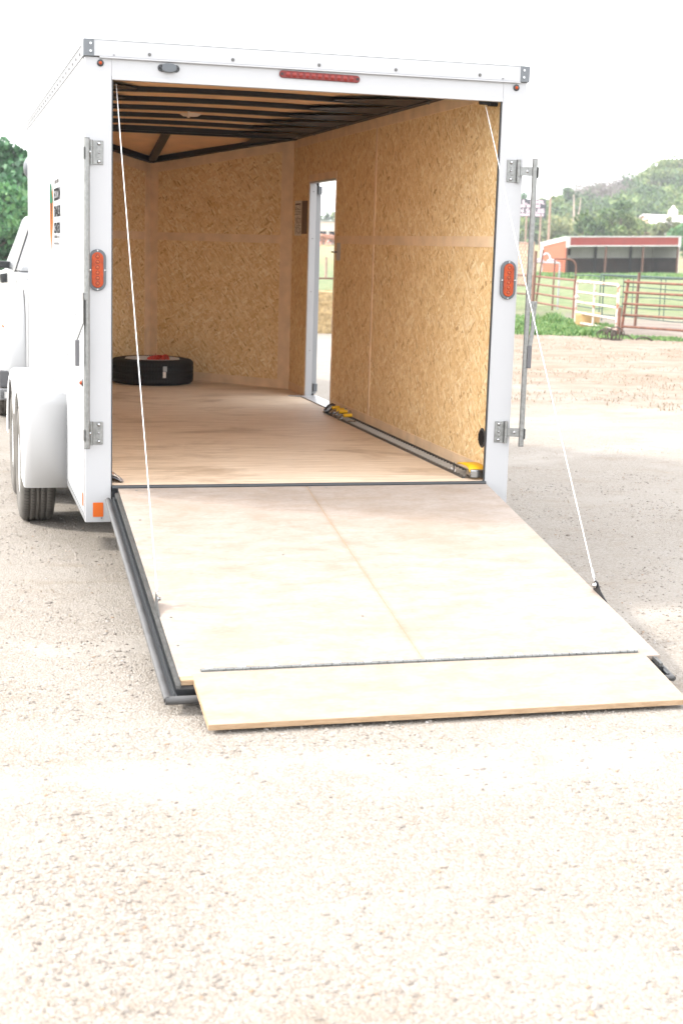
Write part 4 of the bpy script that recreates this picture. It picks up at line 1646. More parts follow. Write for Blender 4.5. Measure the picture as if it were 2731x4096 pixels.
# yellow buckle at the near end of the track
bk = thing('strap_buckle', 'bright steel buckle with a yellow webbing flap at the near end of the track', 'buckle', (.93, .15, ZF-BASE))
mb = MB()
mb.smooth = True
prof = [(-.040, .040), (-.020, .060), (.020, .068), (.075, .070), (.13, .066), (.155, .058)]
vs = []
for dy, dz in prof:
    vs += [(.882+max(0, dy-.02)*.05-(.0 if dy < .05 else .010), .10+dy, ZF+dz), (.972-(.0 if dy > .0 else .004), .10+dy+.01, ZF+dz)]
mb.add(vs, [(2*i, 2*i+1, 2*i+3, 2*i+2) for i in range(len(prof)-1)])
mb.smooth = False
fo = mb.build('webbing_flap', M['yellow'], bk, fix=False)
md = fo.modifiers.new('th', 'SOLIDIFY'); md.thickness = .005
mb = MB()
mb.box((.886, .052, ZF+.013), (.977, .056, ZF+.045)); mb.box((.884, .057, ZF+.013), (.888, .12, ZF+.050)); mb.box((.975, .057, ZF+.013), (.978, .12, ZF+.050))
mb.cyl((.886, .062, ZF+.046), (.976, .062, ZF+.046), .008, 12)
mb.cyl((.930, .050, ZF+.030), (.930, .053, ZF+.030), .003, 8)
mb.build('steel_frame', M['chrome'], bk, .001)
mb = MB(); mb.cyl((.866, .265, ZF+.010), (.866, .262, ZF+.060), .0042, 8); mb.build('hook', M['galvdark'], bk)
mb = MB()
for k in range(5):
    mb.tube([(.868+k*.0025, .25+k*.004, ZF+.013+k*.002), (.876+k*.004, .31+k*.006, ZF+.016), (.886+k*.003, .37+k*.008, ZF+.012)], .0016, 5)
o = mb.build('white_string', M['cable'], fix=False); tag(o, 'frayed white string lying on the track beside the steel buckle', 'string')

# bagged booklet by the left post
mb = MB()
vs, fs = [], []
n = 9
for j in range(n):
    for i in range(n):
        u, v = i/(n-1), j/(n-1)
        x = -.968+.092*u+.010*math.sin(v*5)
        y = .085+.34*v*(1-.25*u)
        z = ZF+.004+.030*math.sin(PI*min(1, u*1.0+.15))*(1-.5*v)+.004*math.sin(u*9+v*7)
        vs.append((x, y, z))
mb.add(vs, [(j*n+i, j*n+i+1, (j+1)*n+i+1, (j+1)*n+i) for j in range(n-1) for i in range(n-1)])
bag = thing('bagged_booklet', 'printed booklet in a grey plastic bag on the floor by the left post', 'booklet', (-.93, .2, ZF-BASE))
M['bag'] = mat('grey_bag_film', (.33, .34, .38), .25, coat=.4)
mb.build('plastic_bag', M['bag'], bag, fix=False)
mb = MB()
mb.smooth = False
vs = []
for (u, y) in ((0, .10), (.35, .095), (.7, .09), (1, .088)):
    vs += [(-.955+.068*u, y, ZF+.044-.026*u*u), (-.955+.056*u, y+.16, ZF+.048-.024*u*u)]
mb.add(vs, [(2*i, 2*i+2, 2*i+3, 2*i+1) for i in range(3)])
mb.build('cover', M['paper'], bag, fix=False)
mb = MB()
for u, c, w_ in ((.50, 0, .09), (.72, 1, .05), (.86, 1, .05)):
    mb.cur = c
    z0 = ZF+.0465-.026*u*u
    mb.add([(-.955+.068*u, .105, z0), (-.955+.068*(u+w_), .105, z0-.001), (-.955+.056*(u+w_), .24, z0+.002), (-.955+.056*u, .24, z0+.003)], [(0, 1, 2, 3)])
mb.build('printed_bands', [M['orange_decal'], M['ink']], bag, fix=False)

# notices on the right wall by the door
nt_ = thing('wall_notice', 'printed paper notice taped to the strand board beside the side door', 'notice', (IW-.003, 4.53, 1.77-BASE))
mb = MB(); mb.box((IW-.0015, 4.42, 1.772), (IW-.0003, 4.655, 2.04)); mb.build('sheet', M['paper'], nt_)
mb = MB()
rr = random.Random(4)
mb.box((IW-.0019, 4.45, 2.01), (IW-.0016, 4.64, 2.018))
mb.box((IW-.0019, 4.44, 1.970), (IW-.0016, 4.655, 1.973))
z = 2.0
while z > 1.79:
    y = 4.44
    while y < 4.63:
        l = rr.uniform(.012, .05)
        if rr.random() < .7 and abs(z-1.972) > .006:
            mb.box((IW-.0019, y, z), (IW-.0016, min(y+l, 4.645), z+.0035))
        y += l+.008
    z -= .011
mb.build('print', M['ink'], nt_)
mb = MB(); mb.box((IW-.004, 4.225, 1.785), (IW-.0003, 4.405, 2.035))
o = mb.build('dark_card', M['darkcard'], bevel=.0008); tag(o, 'dark brown card fixed between the paper notice and the side door', 'card')
ZO = 0.0

# ================================================================== PICKUP TRUCK (towing the trailer)
def make_truck():
    t = thing('pickup_truck', 'white pickup truck with wide rear fenders parked in front of the trailer', 'pickup truck', (0, 9.5, 0))
    def shell(xw, ys, zs, xtop=None):
        pass
    W = 1.0
    # bed
    mb = MB()
    mb.prism([(-W, 6.75, .50), (-W, 9.15, .50), (-W, 9.15, 1.22), (-W+.02, 9.15, 1.26), (-W+.02, 6.75, 1.26), (-W, 6.75, 1.22)], (.07, 0, 0))
    mb.prism([(W, 6.75, .50), (W, 9.15, .50), (W, 9.15, 1.22), (W-.02, 9.15, 1.26), (W-.02, 6.75, 1.26), (W, 6.75, 1.22)], (-.07, 0, 0))
    mb.box((-W+.07, 6.72, .62), (W-.07, 6.78, 1.24))
    mb.box((-W+.07, 9.08, .62), (W-.07, 9.14, 1.26))
    mb.box((-W+.07, 6.79, .66), (W-.07, 9.07, .72))
    mb.build('cargo_bed', M['truckpaint'], t, .02)
    # wide rear fenders
    for s in (-1, 1):
        mb = MB()
        mb.smooth = True
        n = 20
        rings = []
        cols = []
        yc, zc = 7.55, .42
        prof = [(0, 1.04), (.06, 1.02), (.13, .98), (.20, .92), (.235, .82), (.24, .70)]
        vs, fs = [], []
        for i in range(n+1):
            a = PI*i/n*1.0
            ca, sa = math.cos(a), math.sin(a)
            for dx, k in prof:
                y = yc-ca*(.72 if k > .85 else .60)*k**.6
                z = zc+.02+sa*.72*k*1.02
                vs.append((s*(W-.005+dx), y, z))
        k = len(prof)
        for i in range(n):
            for j in range(k-1):
                fs.append((i*k+j, i*k+j+1, (i+1)*k+j+1, (i+1)*k+j))
        mb.add(vs, fs)
        o = mb.build('rear_fender', M['truckpaint'], t)
        md = o.modifiers.new('th', 'SOLIDIFY'); md.thickness = .02
        md = o.modifiers.new('ss', 'SUBSURF'); md.levels = 1; md.render_levels = 1
        mb = MB(); mb.box((s*(W+.195), 7.0, .80), (s*(W+.20), 7.08, .83)) if False else None
    # side marker on the left fender
    mb = MB(); mb.tube([(-W-.195, 7.08, .86), (-W-.205, 7.06, .875), (-W-.195, 7.04, .86), (-W-.18, 7.05, .85)], .008, 6, closed=True)
    mb.build('marker_light', M['orange'], t, fix=False)
    # lower cladding, bumper with ribbed step
    mb = MB()
    mb.box((-W-.24, 6.86, .32), (-.55, 6.98, .47)); mb.box((W+.24, 6.86, .32), (.55, 6.98, .47))
    mb.box((-W+.02, 7.0, .30), (W-.02, 14.4, .52))
    mb.build('chassis_cladding', M['grip'], t, .01)
    mb = MB()
    mb.box((-1.24, 6.74, .215), (1.24, 6.90, .31))
    for k in range(5):
        mb.box((-1.24, 6.732, .222+k*.017), (1.24, 6.739, .231+k*.017))
    bp = mb.build('step_bumper', M['alu'], t, .004)
    mb = MB(); mb.box((-1.20, 6.722, .235), (-1.13, 6.731, .29)); mb.build('number_plate_lamp', M['shedwhite'], bp)
    # cab: rocker, doors, greenhouse with tumblehome
    mb = MB()
    mb.box((-W, 9.20, .52), (W, 12.3, 1.31))
    mb.box((-W+.01, 12.3, .55), (W-.01, 14.5, 1.22))
    mb.build('cab', M['truckpaint'], t, .05)
    mb = MB()
    def ring(y0, y1, yt0, yt1, x0, xt, z0, z1):
        vs = [(-x0, y0, z0), (x0, y0, z0), (x0, y1, z0), (-x0, y1, z0), (-xt, yt0, z1), (xt, yt0, z1), (xt, yt1, z1), (-xt, yt1, z1)]
        mb.add(vs, [(0, 3, 2, 1), (4, 5, 6, 7), (0, 1, 5, 4), (1, 2, 6, 5), (2, 3, 7, 6), (3, 0, 4, 7)])
    ring(9.22, 12.4, 9.45, 11.6, .985, .78, 1.311, 1.93)
    mb.build('greenhouse', M['truckpaint'], t, .05)
    mb = MB()
    for s in (-1, 1):
        for a, b in ((9.50, 10.40), (10.45, 12.0)):
            def pt(y, k): return (s*(.985-.205*k+.004), y+(.10*k if y < 11 else -.35*k), 1.311+.619*k)
            mb.add([pt(a, .02), pt(b, .02), pt(b, .93), pt(a, .93)], [(0, 1, 2, 3)])
    mb.add([(-.86, 9.25, 1.38), (.86, 9.25, 1.38), (.72, 9.42, 1.86), (-.72, 9.42, 1.86)], [(0, 1, 2, 3)])
    mb.build('window', M['glass'], t, fix=False)
    mb = MB()
    for s in (-1, 1):
        mb.beam((s*1.0, 9.28, 1.315), (s*.80, 9.48, 1.91), .03, .02)
    mb.build('window_seal', M['blackplastic'], t)
    for s in (-1, 1):
        mb = MB()
        mb.beam((s*.95, 11.3, 1.345), (s*1.10, 11.28, 1.352), .10, .085)
        mb.beam((s*1.10, 11.28, 1.36), (s*1.35, 11.25, 1.37), .05, .035)
        mb.beam((s*.95, 11.3, 1.20), (s*1.08, 11.28, 1.185), .10, .11)
        mb.beam((s*1.10, 11.28, 1.215), (s*1.35, 11.25, 1.22), .05, .035)
        mm = mb.build('tow_mirror', M['blackplastic'], t, .015)
        mb = MB(); mb.box((s*1.30, 11.2, 1.10), (s*1.50, 11.32, 1.48)); mb.build('mirror_head', M['blackplastic'], mm, .03)
        mb = MB(); mb.box((s*.80, 6.70, .85), (s*.925, 6.80, 1.15)); mb.build('tail_light', M['redlens'], t, .006)
    for s in (-1, 1):
        for y in (7.45, 13.3):
            we = bpy.data.objects.new('wheel', None)
            scene.collection.objects.link(we)
            we.parent = t
            x = s*(1.13 if y < 9 else .90)
            we.location = Vector((x, y, .40))-t.location
            make_wheel(we, (x, y, .40), .40, .13, M['tyre_dusty'], s)
make_truck()

# ================================================================== FENCES, GATES
def P3(px, D, z):
    p = place(px, D)
    return Vector((p.x, p.y, p.z+z))

def pipe_panel(name, label, cat, a, b, zs, r, mt, uprights=(0, 1), mids=(), zlow=.0, group=None, jitter=.0):
    """a, b: ground points of both ends; zs: heights of the rails"""
    t = thing(name, label, cat, (a+b)/2, 0, group)
    for k, z in enumerate(zs):
        mb = MB()
        pts = []
        for i in range(7):
            f = i/6
            p = a.lerp(b, f)+Vector((0, 0, z+jitter*math.sin(f*7+k*2)))
            pts.append(p)
        mb.smooth = True
        mb.tube(pts, r, 8)
        mb.smooth = False
        mb.build('rail', mt, t, fix=False)
    for f in uprights:
        p = a.lerp(b, f)
        mb = MB(); mb.cyl(p+Vector((0, 0, zlow)), p+Vector((0, 0, max(zs)+r)), r*1.15, 10); mb.build('upright', mt, t)
    for f in mids:
        p = a.lerp(b, f)
        mb = MB(); mb.cyl(p+Vector((0, 0, min(zs))), p+Vector((0, 0, max(zs))), r*.9, 8); mb.build('brace', mt, t)
    return t

K = 1.04
A0, A1 = place(2138, 43.5), place(2305, 39.0)
pipe_panel('pipe_fence', 'rusty four rail pipe fence panel left of the white gate', 'fence', A0, A1, [.27, .52, .78, 1.0], .027, M['rust'], (0, 1))
A9 = place(1990, 46)
pipe_panel('pipe_fence', 'rusty pipe fence panel running behind the right trailer post to the lattice panel', 'fence', A9, A0+(A9-A0)*.01, [.72, 1.0, .47], .027, M['brownpost'], (0,), zlow=0)
# white flaking gate
g0, g1 = place(2314, 35.4), place(2482, 32.1)
gt = thing('pasture_gate', 'white paint flaking five rail gate with rounded corners standing ajar', 'gate', (g0+g1)/2)
zs = [.10, .33, .57, .80, 1.045]
mb = MB()
u = (g1-g0)
L = u.length
u = u.normalized()
rc = .10
def gp(s_, z_): return g0+u*s_+Vector((0, 0, z_))
loop = []
for cx_, cz_, a0 in ((rc, 1.045-rc, 90), (rc, .10+.02, 180), (L-rc, .10+.02, 270), (L-rc, 1.045-rc, 0)):
    for i in range(5):
        a = R(a0+ (90*i/4))
        rr_ = rc if cz_ > .5 else .02
        loop.append(gp(cx_+(rc if True else 0)*math.cos(a) if cz_ > .5 else (0 if cx_ < 1 else L), cz_+rr_*math.sin(a)))
mb.smooth = True
mb.tube(loop, .030, 10, closed=True)
mb.build('gate_frame', M['gatepaint'], gt, fix=False)
for z_ in zs[1:-1]:
    mb = MB(); mb.cyl(gp(0, z_), gp(L, z_), .025, 8); mb.build('rail', M['gatepaint'], gt)
mb = MB(); mb.cyl(gp(L*.45, .12), gp(L*.45, 1.03), .024, 8); mb.build('brace', M['gatepaint'], gt)
mb = MB(); mb.lathe([(.0001, -.05), (.05, -.03), (.06, 0), (.05, .03), (.0001, .05)], tuple(gp(.02, .68)), 'z', 12); mb.build('latch_knob', M['gatepaint'], gt)
mb = MB(); mb.cyl(g1+Vector((.03, -.05, -.02)), g1+Vector((.03, -.05, .58)), .032, 10)
o = mb.build('gate_post', M['rust']); tag(o, 'short orange rusty post at the free end of the white gate', 'post')
# right panel, leaning end
b0, b1 = place(2503, 33.6), place(2840, 32.6)
pr = pipe_panel('pipe_fence', 'rusty five rail pipe panel right of the white gate leaning at its end', 'fence', b0, b1, [.115, .37, .615, .865, 1.09], .026, M['rust'], (1,))
mb = MB(); mb.cyl(b0+Vector((0, 0, -.01)), b0+Vector((.085, -.02, 1.15)), .032, 10); mb.build('upright', M['rust'], pr)
q = place(2556, 36.5)
mb = MB(); mb.cyl(q, q+Vector((.03, 0, 1.27)), .035, 10); o = mb.build('fence_post', M['brownpost']); tag(o, 'brown round post standing behind the right pipe panel', 'post')
# dark green pipe panels behind
h0, h1 = place(2408, 38.5), place(2860, 35.5)
hp = pipe_panel('livestock_fence', 'dark green livestock panel of thin bent pipes behind the white gate', 'fence', h0, h1, [.16, .42, .66, .90, 1.14], .013, M['darkpipe'], (0,), (.22, .31, .56, .60), jitter=.018)
mb = MB(); mb.cyl(h0+Vector((0, 0, 1.17)), h1+Vector((0, 0, 1.17)), .024, 8); mb.build('top_rail', M['darkpipe'], hp)
h2, h3 = place(2300, 40.5), place(2420, 38.8)
pipe_panel('livestock_fence', 'low dark pipe rail seen between the bars of the white gate', 'fence', h2, h3, [.30, .68, 1.12], .015, M['darkpipe'], (1,), jitter=.01)
# arch frames
def arch_frame(name, label, pa, pb, h, r, mt, z0=0.0, rc=.22):
    t = thing(name, label, 'gate frame', (pa+pb)/2)
    mb = MB()
    d = (pb-pa).normalized()
    pts = [pa+Vector((0, 0, z0)), pa+Vector((0, 0, h-.04)), pa+Vector((0, 0, h))]
    for i in range(6):
        a = PI/2*i/5
        pts.append(pb-d*rc+d*rc*math.sin(a)+Vector((0, 0, h-rc+rc*math.cos(a))))
    pts.append(pb+Vector((0, 0, z0)))
    mb.smooth = True
    mb.tube(pts, r, 8)
    mb.build('frame', mt, t, fix=False)
    return t
pa, pb = place(2219, 44.5), place(2306, 44.5)
af = arch_frame('arched_gate', 'brown pipe gate with one rounded top corner rising above the left fence panel', pa, pb, 1.50, .028, M['brownpost'])
mb = MB()
for k in range(7):
    mb.cyl(pa+Vector((0, 0, 1.42-k*.07)), pb+Vector((0, 0, 1.42-k*.07)), .005, 5)
for k in range(1, 6):
    p = pa.lerp(pb, k/6); mb.cyl(p+Vector((0, 0, .95)), p+Vector((0, 0, 1.45)), .005, 5)
mb.build('wire_mesh', M['blackmetal'], af)
pa, pb = place(2138, 46.0), place(2240, 45.5)
arch_frame('pipe_arch', 'grey pipe gate frame behind the left fence panel', pa, pb, 1.38, .030, M['greypipe'], rc=.06)
tp = (pa+pb)/2
mb = MB()
for k, x_ in enumerate((.10, .35, .55)):
    c0 = tp+Vector((x_*.9-.35, 0, 1.43))
    mb.tube([c0+Vector((.13*math.cos(2*PI*i/10), .03*math.sin(4*PI*i/10), (.14 if k == 1 else .035)*math.sin(2*PI*i/10)+(.09 if k == 1 else .01))) for i in range(10)], .022, 6, closed=True)
o = mb.build('rope_coil', M['shedred_sunlit'] if False else M['signpink'], fix=False); tag(o, 'pale pink coil of rope hung on top of the grey gate frame', 'rope')
# tall posts
q = place(2140, 42.8)
mb = MB(); mb.cyl(q, q+Vector((.02, 0, 1.72)), .045, 9, .04); o = mb.build('fence_post', M['brownpost']); tag(o, 'tall rough brown post at the left end of the four rail panel', 'post')
q = place(2150, 43.6)
mb = MB(); mb.cyl(q, q+Vector((.16, 0, 1.75)), .028, 9); o = mb.build('fence_post', M['brownpost']); tag(o, 'slim leaning brown post just right of the tall rough post', 'post')
# lattice panel
l0, l1 = place(2020, 47.5), place(2132, 46.5)
lt = thing('lattice_fence', 'grey brown lattice panel standing behind the right trailer post', 'fence panel', (l0+l1)/2)
mb = MB()
d = (l1-l0)
n = 9
for k in range(-8, n+8):
    for sg in (1, -1):
        x0 = k/n
        pts = []
        for zz in (0, 1):
            xx_ = x0+sg*zz*.55*1.3
            pts.append((xx_, zz))
        (xa, za), (xb, zb_) = pts
        # clip to 0..1
        def clip(xa, za, xb, zb_):
            if xa > xb: xa, za, xb, zb_ = xb, zb_, xa, za
            if xb <= 0 or xa >= 1: return None
            if xa < 0: za += (zb_-za)*(0-xa)/(xb-xa); xa = 0
            if xb > 1: zb_ = za+(zb_-za)*(1-xa)/(xb-xa); xb = 1
            return xa, za, xb, zb_
        c_ = clip(xa, za, xb, zb_)
        if c_:
            p = l0+d*c_[0]+Vector((0, .012*sg, .62+1.35*c_[1])); q_ = l0+d*c_[2]+Vector((0, .012*sg, .62+1.35*c_[3]))
            if (p-q_).length > .05:
                mb.beam(p, q_, .010, .045)
mb.build('lattice', M['wood'], lt)
mb = MB()
for f in (0, 1):
    p = l0.lerp(l1, f); mb.cyl(p, p+Vector((0, 0, 2.0)), .03, 8)
mb.build('upright', M['wood'], lt)
# tan tub behind the gate
q = place(2364, 35.1)
tb = MB()
tb.smooth = True
tb.lathe([(.27, 0), (.285, .25), (.30, .33), (.29, .34), (.275, .32), (.25, .05), (.0001, .05)], tuple(q), 'z', 28)
o = tb.build('feed_tub', M['tan'], fix=False)
tag(o, 'tan round feed tub behind the lower bars of the white gate', 'tub')
# tangle of branch and wire
q = place(2470, 30.0)
tw = MB()
rr = random.Random(12)
for k in range(11):
    a = rr.uniform(0, 6.28)
    c0 = q+Vector((rr.uniform(-.22, .22), rr.uniform(-.15, .15), .10))
    rad = rr.uniform(.09, .17)
    tl_ = rr.uniform(-.6, .6)
    tw.tube([c0+Vector((rad*math.cos(t)*math.cos(a), rad*math.cos(t)*math.sin(a), max(-.08, rad*math.sin(t)*.9+tl_*.03))) for t in [2*PI*i/12*.9 for i in range(12)]], .012, 5)
tw.tube([q+Vector((.15, 0, .12)), q+Vector((.32, 0, .10)), q+Vector((.45, .02, .02))], .014, 5)
tw.tube([q+Vector((.50, 0, .02)), q+Vector((.62, 0, .07)), q+Vector((.75, 0, .06)), q+Vector((.85, 0, .0))], .018, 6)
o = tw.build('wire_tangle', M['twig'], fix=False); tag(o, 'dark tangle of wire lying on the dry ground before the gate', 'debris')

# ================================================================== SHED
def make_shed():
    p = place(2260, 113)
    D = px_dir(2260, 1010)
    view = Vector((D.x, D.y, 0)).normalized()
    right = Vector((view.y, -view.x, 0))
    th = R(28)
    u = right*math.cos(th)+view*math.sin(th)          # along the open front
    v = view*math.cos(th)-right*math.sin(th)          # into the depth
    t = thing('livestock_shed', 'red open fronted livestock shed with a sunlit orange end wall and white inside wall', 'shed', p)
    L, Dp = 9.75, 3.9
    pr = p+u*L
    slope = .030
    def q(a, b, z):
        return p+u*a+v*b+Vector((0, 0, z+a*slope))
    hf, hb = 2.80, 2.28
    def bx(name, a0, a1, b0, b1, z0, z1, mt, parent=t, za=None, bev=0):
        mb = MB()
        c = [q(a0, b0, z0), q(a1, b0, z0), q(a1, b1, z0), q(a0, b1, z0), q(a0, b0, z1), q(a1, b0, z1), q(a1, b1, z1), q(a0, b1, z1)]
        mb.add(c, [(0, 3, 2, 1), (4, 5, 6, 7), (0, 1, 5, 4), (1, 2, 6, 5), (2, 3, 7, 6), (3, 0, 4, 7)])
        return mb.build(name, mt, parent, bev)
    # end walls
    for a, mt in ((0, M['shedred_sunlit']), (L-.05, M['shedwhite'])):
        mb = MB()
        mb.prism([q(a, 0, 0), q(a, Dp, 0), q(a, Dp, hb), q(a, 0, hf)], u*.05)
        mb.build('end_wall', mt, t)
    bx('back_wall', .05, L-.05, Dp-.05, Dp, 0, hb, M['shedwhite'])
    ribs = MB()
    a = .2
    while a < L-.2:
        c = [q(a, Dp-.075, 1.2), q(a+.05, Dp-.075, 1.2), q(a+.05, Dp-.052, 1.2), q(a, Dp-.052, 1.2)]
        ribs.prism(c, Vector((0, 0, hb-1.25)))
        a += .23
    ribs.build('wall_ribs', M['shedwhite'], t)
    bx('lower_boards', .06, L-.06, Dp-.12, Dp-.08, 0, 1.20, M['shedwood'])
    mb = MB(); mb.prism([q(L-.06, .05, 0), q(L-.06, Dp-.13, 0), q(L-.06, Dp-.13, 1.2), q(L-.06, .05, 1.25)], u*-.03); mb.build('lower_boards', M['shedwood'], t)
    bx('window', 1.75, 2.45, Dp-.10, Dp-.076, 1.42, 1.92, M['shedwood'])
    # roof with corrugated edge
    mb = MB()
    n = 64
    for k in range(n):
        a0, a1 = -.1+(L+.2)*k/n, -.1+(L+.2)*(k+.62)/n
        mb.prism([q(a0, -.12, hf+.05), q(a1, -.12, hf+.05), q(a1, Dp+.1, hb+.07), q(a0, Dp+.1, hb+.07)], Vector((0, 0, .045)))
    mb.prism([q(-.1, -.10, hf+.01), q(L+.1, -.10, hf+.01), q(L+.1, Dp+.1, hb+.03), q(-.1, Dp+.1, hb+.03)], Vector((0, 0, .038)))
    mb.build('roof', M['shedwhite'], t)
    bx('fascia', .25, L-.18, -.06, -.01, 2.20, hf, M['shedred'])
    bx('fascia_trim', .0, L, -.09, -.062, 2.13, 2.22, M['shedwhite'])
    bx('corner_trim', -.02, .30, -.10, -.063, 2.05, hf+.03, M['shedwhite'])
    bx('corner_trim', L-.20, L+.02, -.10, -.063, 2.05, hf+.03, M['shedwhite'])
    bx('corner_trim', -.04, -.003, Dp-.35, Dp+.02, 0, hb, M['shedwhite'])
    mb = MB(); mb.prism([q(-.05, -.05, hf-.22), q(-.05, Dp+.05, hb-.20), q(-.05, Dp+.05, hb+.05), q(-.05, -.05, hf+.04)], u*.04); mb.build('gable_trim', M['shedwhite'], t)
    for a in (.05, 3.35, 6.55, L-.18):
        bx('front_post', a, a+.13, .0, .13, 0, 2.15, M['brownpost'])
    for a in (1.25, 4.5, 7.6):
        bx('back_post', a, a+.14, Dp-.30, Dp-.16, 0, 2.1, M['blackmetal'])
make_shed()

# ================================================================== BILLBOARD, BARN, POLES, FAR BUILDING
def make_billboard():
    p = place(2085, 205)
    b = place(2172, 205)
    d = (b-p)
    z0 = height_at(2130, 868, p)
    z1 = height_at(2130, 797, p)
    t = thing('billboard', 'black billboard with big pink and white lettering standing by the far field', 'billboard', (p+b)/2)
    a = b-d.normalized()*5.0
    zg = min(p.z, b.z)
    un = d.normalized()
    nrm = Vector((un.y, -un.x, 0))
    mb = MB()
    mb.prism([Vector((a.x, a.y, z0)), Vector((b.x, b.y, z0)), Vector((b.x, b.y, z1)), Vector((a.x, a.y, z1))], nrm*-.15)
    mb.build('sign_board', M['signdark'], t)
    mb = MB()
    for f in (.12, .5, .88):
        q = a.lerp(b, f); mb.cyl((q.x, q.y, zg-.5), (q.x, q.y, z0+.2), .12, 8)
    mb.build('sign_post', M['wood'], t)
    H = z1-z0
    def line(body, f0, size, width, x0):
        mx = Matrix(((un.x, 0, nrm.x, 0), (un.y, 0, nrm.y, 0), (0, 1, 0, 0), (0, 0, 0, 1)))
        mx.translation = Vector((a.x, a.y, z0+H*f0))+un*x0+nrm*.03
        o = text_mesh('lettering', body, size, mx, t, M['signpink'], world=True, extrude=.02)
        import numpy as np
        co = [un.dot(v.co) for v in o.data.vertices]
        lo, hi = min(co), max(co)
        k = width/(hi-lo)
        for v, c in zip(o.data.vertices, co):
            v.co += un*((c-lo)*(k-1))
    line("'S  L DR", .74, H*.30, 4.7, .15)
    line("ARN SALES", .24, H*.32, 4.75, .12)
    rq = random.Random(2)
    for f0, hh, x0, x1 in ((.54, .15, .3, 4.0), (.06, .12, .3, 4.7)):
        mb = MB()
        x = x0
        while x < x1:
            w_ = rq.uniform(.18, .34)
            p0 = Vector((a.x, a.y, z0+H*f0))+un*x+nrm*.02
            mb.prism([p0, p0+un*w_, p0+un*w_+Vector((0, 0, H*hh)), p0+Vector((0, 0, H*hh))], nrm*.02)
            x += w_+rq.choice((.05, .05, .05, .22))
        mb.build('small_lettering', M['signpink'], t)
make_billboard()

def make_barn():
    p = place(2608, 248)
    d = px_dir(2608, 1010)
    view = Vector((d.x, d.y, 0)).normalized()
    right = Vector((view.y, -view.x, 0))
    th = R(35)
    u = right*math.cos(th)+view*math.sin(th)
    v = view*math.cos(th)-right*math.sin(th)
    t = thing('gambrel_barn', 'white roofed old barn with pinkish walls and a cupola on the wooded slope', 'barn', p)
    top = height_at(2612, 861, p)
    base = p.z-1
    L, Wd = 10.5, 5.6
    hw = Wd/2
    H = top-base
    prof = [(-hw, 0), (-hw, H*.42), (-hw*1.05, H*.45), (-hw*.92, H*.62), (-hw*.68, H*.80), (-hw*.3, H*.95), (0, H), (hw*.3, H*.95), (hw*.68, H*.80), (hw*.92, H*.62), (hw*1.05, H*.45), (hw, H*.42), (hw, 0)]
    mb = MB()
    mb.prism([p+v*(hw+a)+Vector((0, 0, base-p.z+z)) for a, z in prof], u*L)
    mb.build('walls', M['barnwall'], t)
    mb = MB()
    rp_ = prof[2:11]
    for (a0, z0), (a1, z1) in zip(rp_[:-1], rp_[1:]):
        mb.prism([p-u*.4+v*(hw+a0)+Vector((0, 0, base-p.z+z0+.05)), p-u*.4+v*(hw+a1)+Vector((0, 0, base-p.z+z1+.05)), p-u*.4+v*(hw+a1)+Vector((0, 0, base-p.z+z1+.22)), p-u*.4+v*(hw+a0)+Vector((0, 0, base-p.z+z0+.22))], u*(L+.8))
    mb.build('roof', M['barnroof'], t)
    c = p+u*(L*.52)+v*hw+Vector((0, 0, top-p.z))
    mb = MB()
    mb.box((c.x-.6, c.y-.6, c.z-.3), (c.x+.6, c.y+.6, c.z+.9))
    mb.lathe([(.85, .9), (.55, 1.2), (.3, 1.35), (.32, 1.6), (.0001, 1.85)], tuple(c), 'z', 12)
    mb.build('cupola', M['barnroof'], t)
    mb = MB()
    q = p-u*.02+v*hw
    mb.prism([q-v*.8+Vector((0, 0, H*.5-1)), q+v*.8+Vector((0, 0, H*.5-1)), q+v*.8+Vector((0, 0, H*.72-1)), q-v*.8+Vector((0, 0, H*.72-1))], u*-.05)
    mb.build('loft_door', M['shedred'], t)
make_barn()

q = place(2189, 160)
zt_ = height_at(2189, 790, q)
mb = MB(); mb.cyl(q, (q.x, q.y, zt_), .16, 8, .11); mb.cyl((q.x, q.y, zt_), (q.x, q.y, height_at(2189, 684, q)), .035, 6)
o = mb.build('utility_pole', M['wood']); tag(o, 'tall weathered pole with a thin mast rising beside the billboard', 'pole')
# pasture rails on the slope behind the shed
a, b = place(2395, 190), place(2745, 215)
pipe_panel('field_fence', 'rusty rail fence on the slope behind the shed roof', 'fence', a, b, [height_at(2395, 934, a)-a.z, height_at(2395, 945, a)-a.z], .06, M['rust'], (0, .3, .6, .9))
# low rail seen through the side door
a, b = place(1180, 36), place(1440, 37)
pipe_panel('rail_fence', 'thin brown rail fence seen through the open side door', 'fence', a, b, [.90], .022, M['brownpost'], (0, .32, .66, 1))
q = place(1306, 80)
mb = MB(); mb.cyl(q, (q.x, q.y, height_at(1306, 1028, q)), .07, 8); o = mb.build('fence_post', M['wood']); tag(o, 'lone weathered post in the grass seen through the side door', 'post')

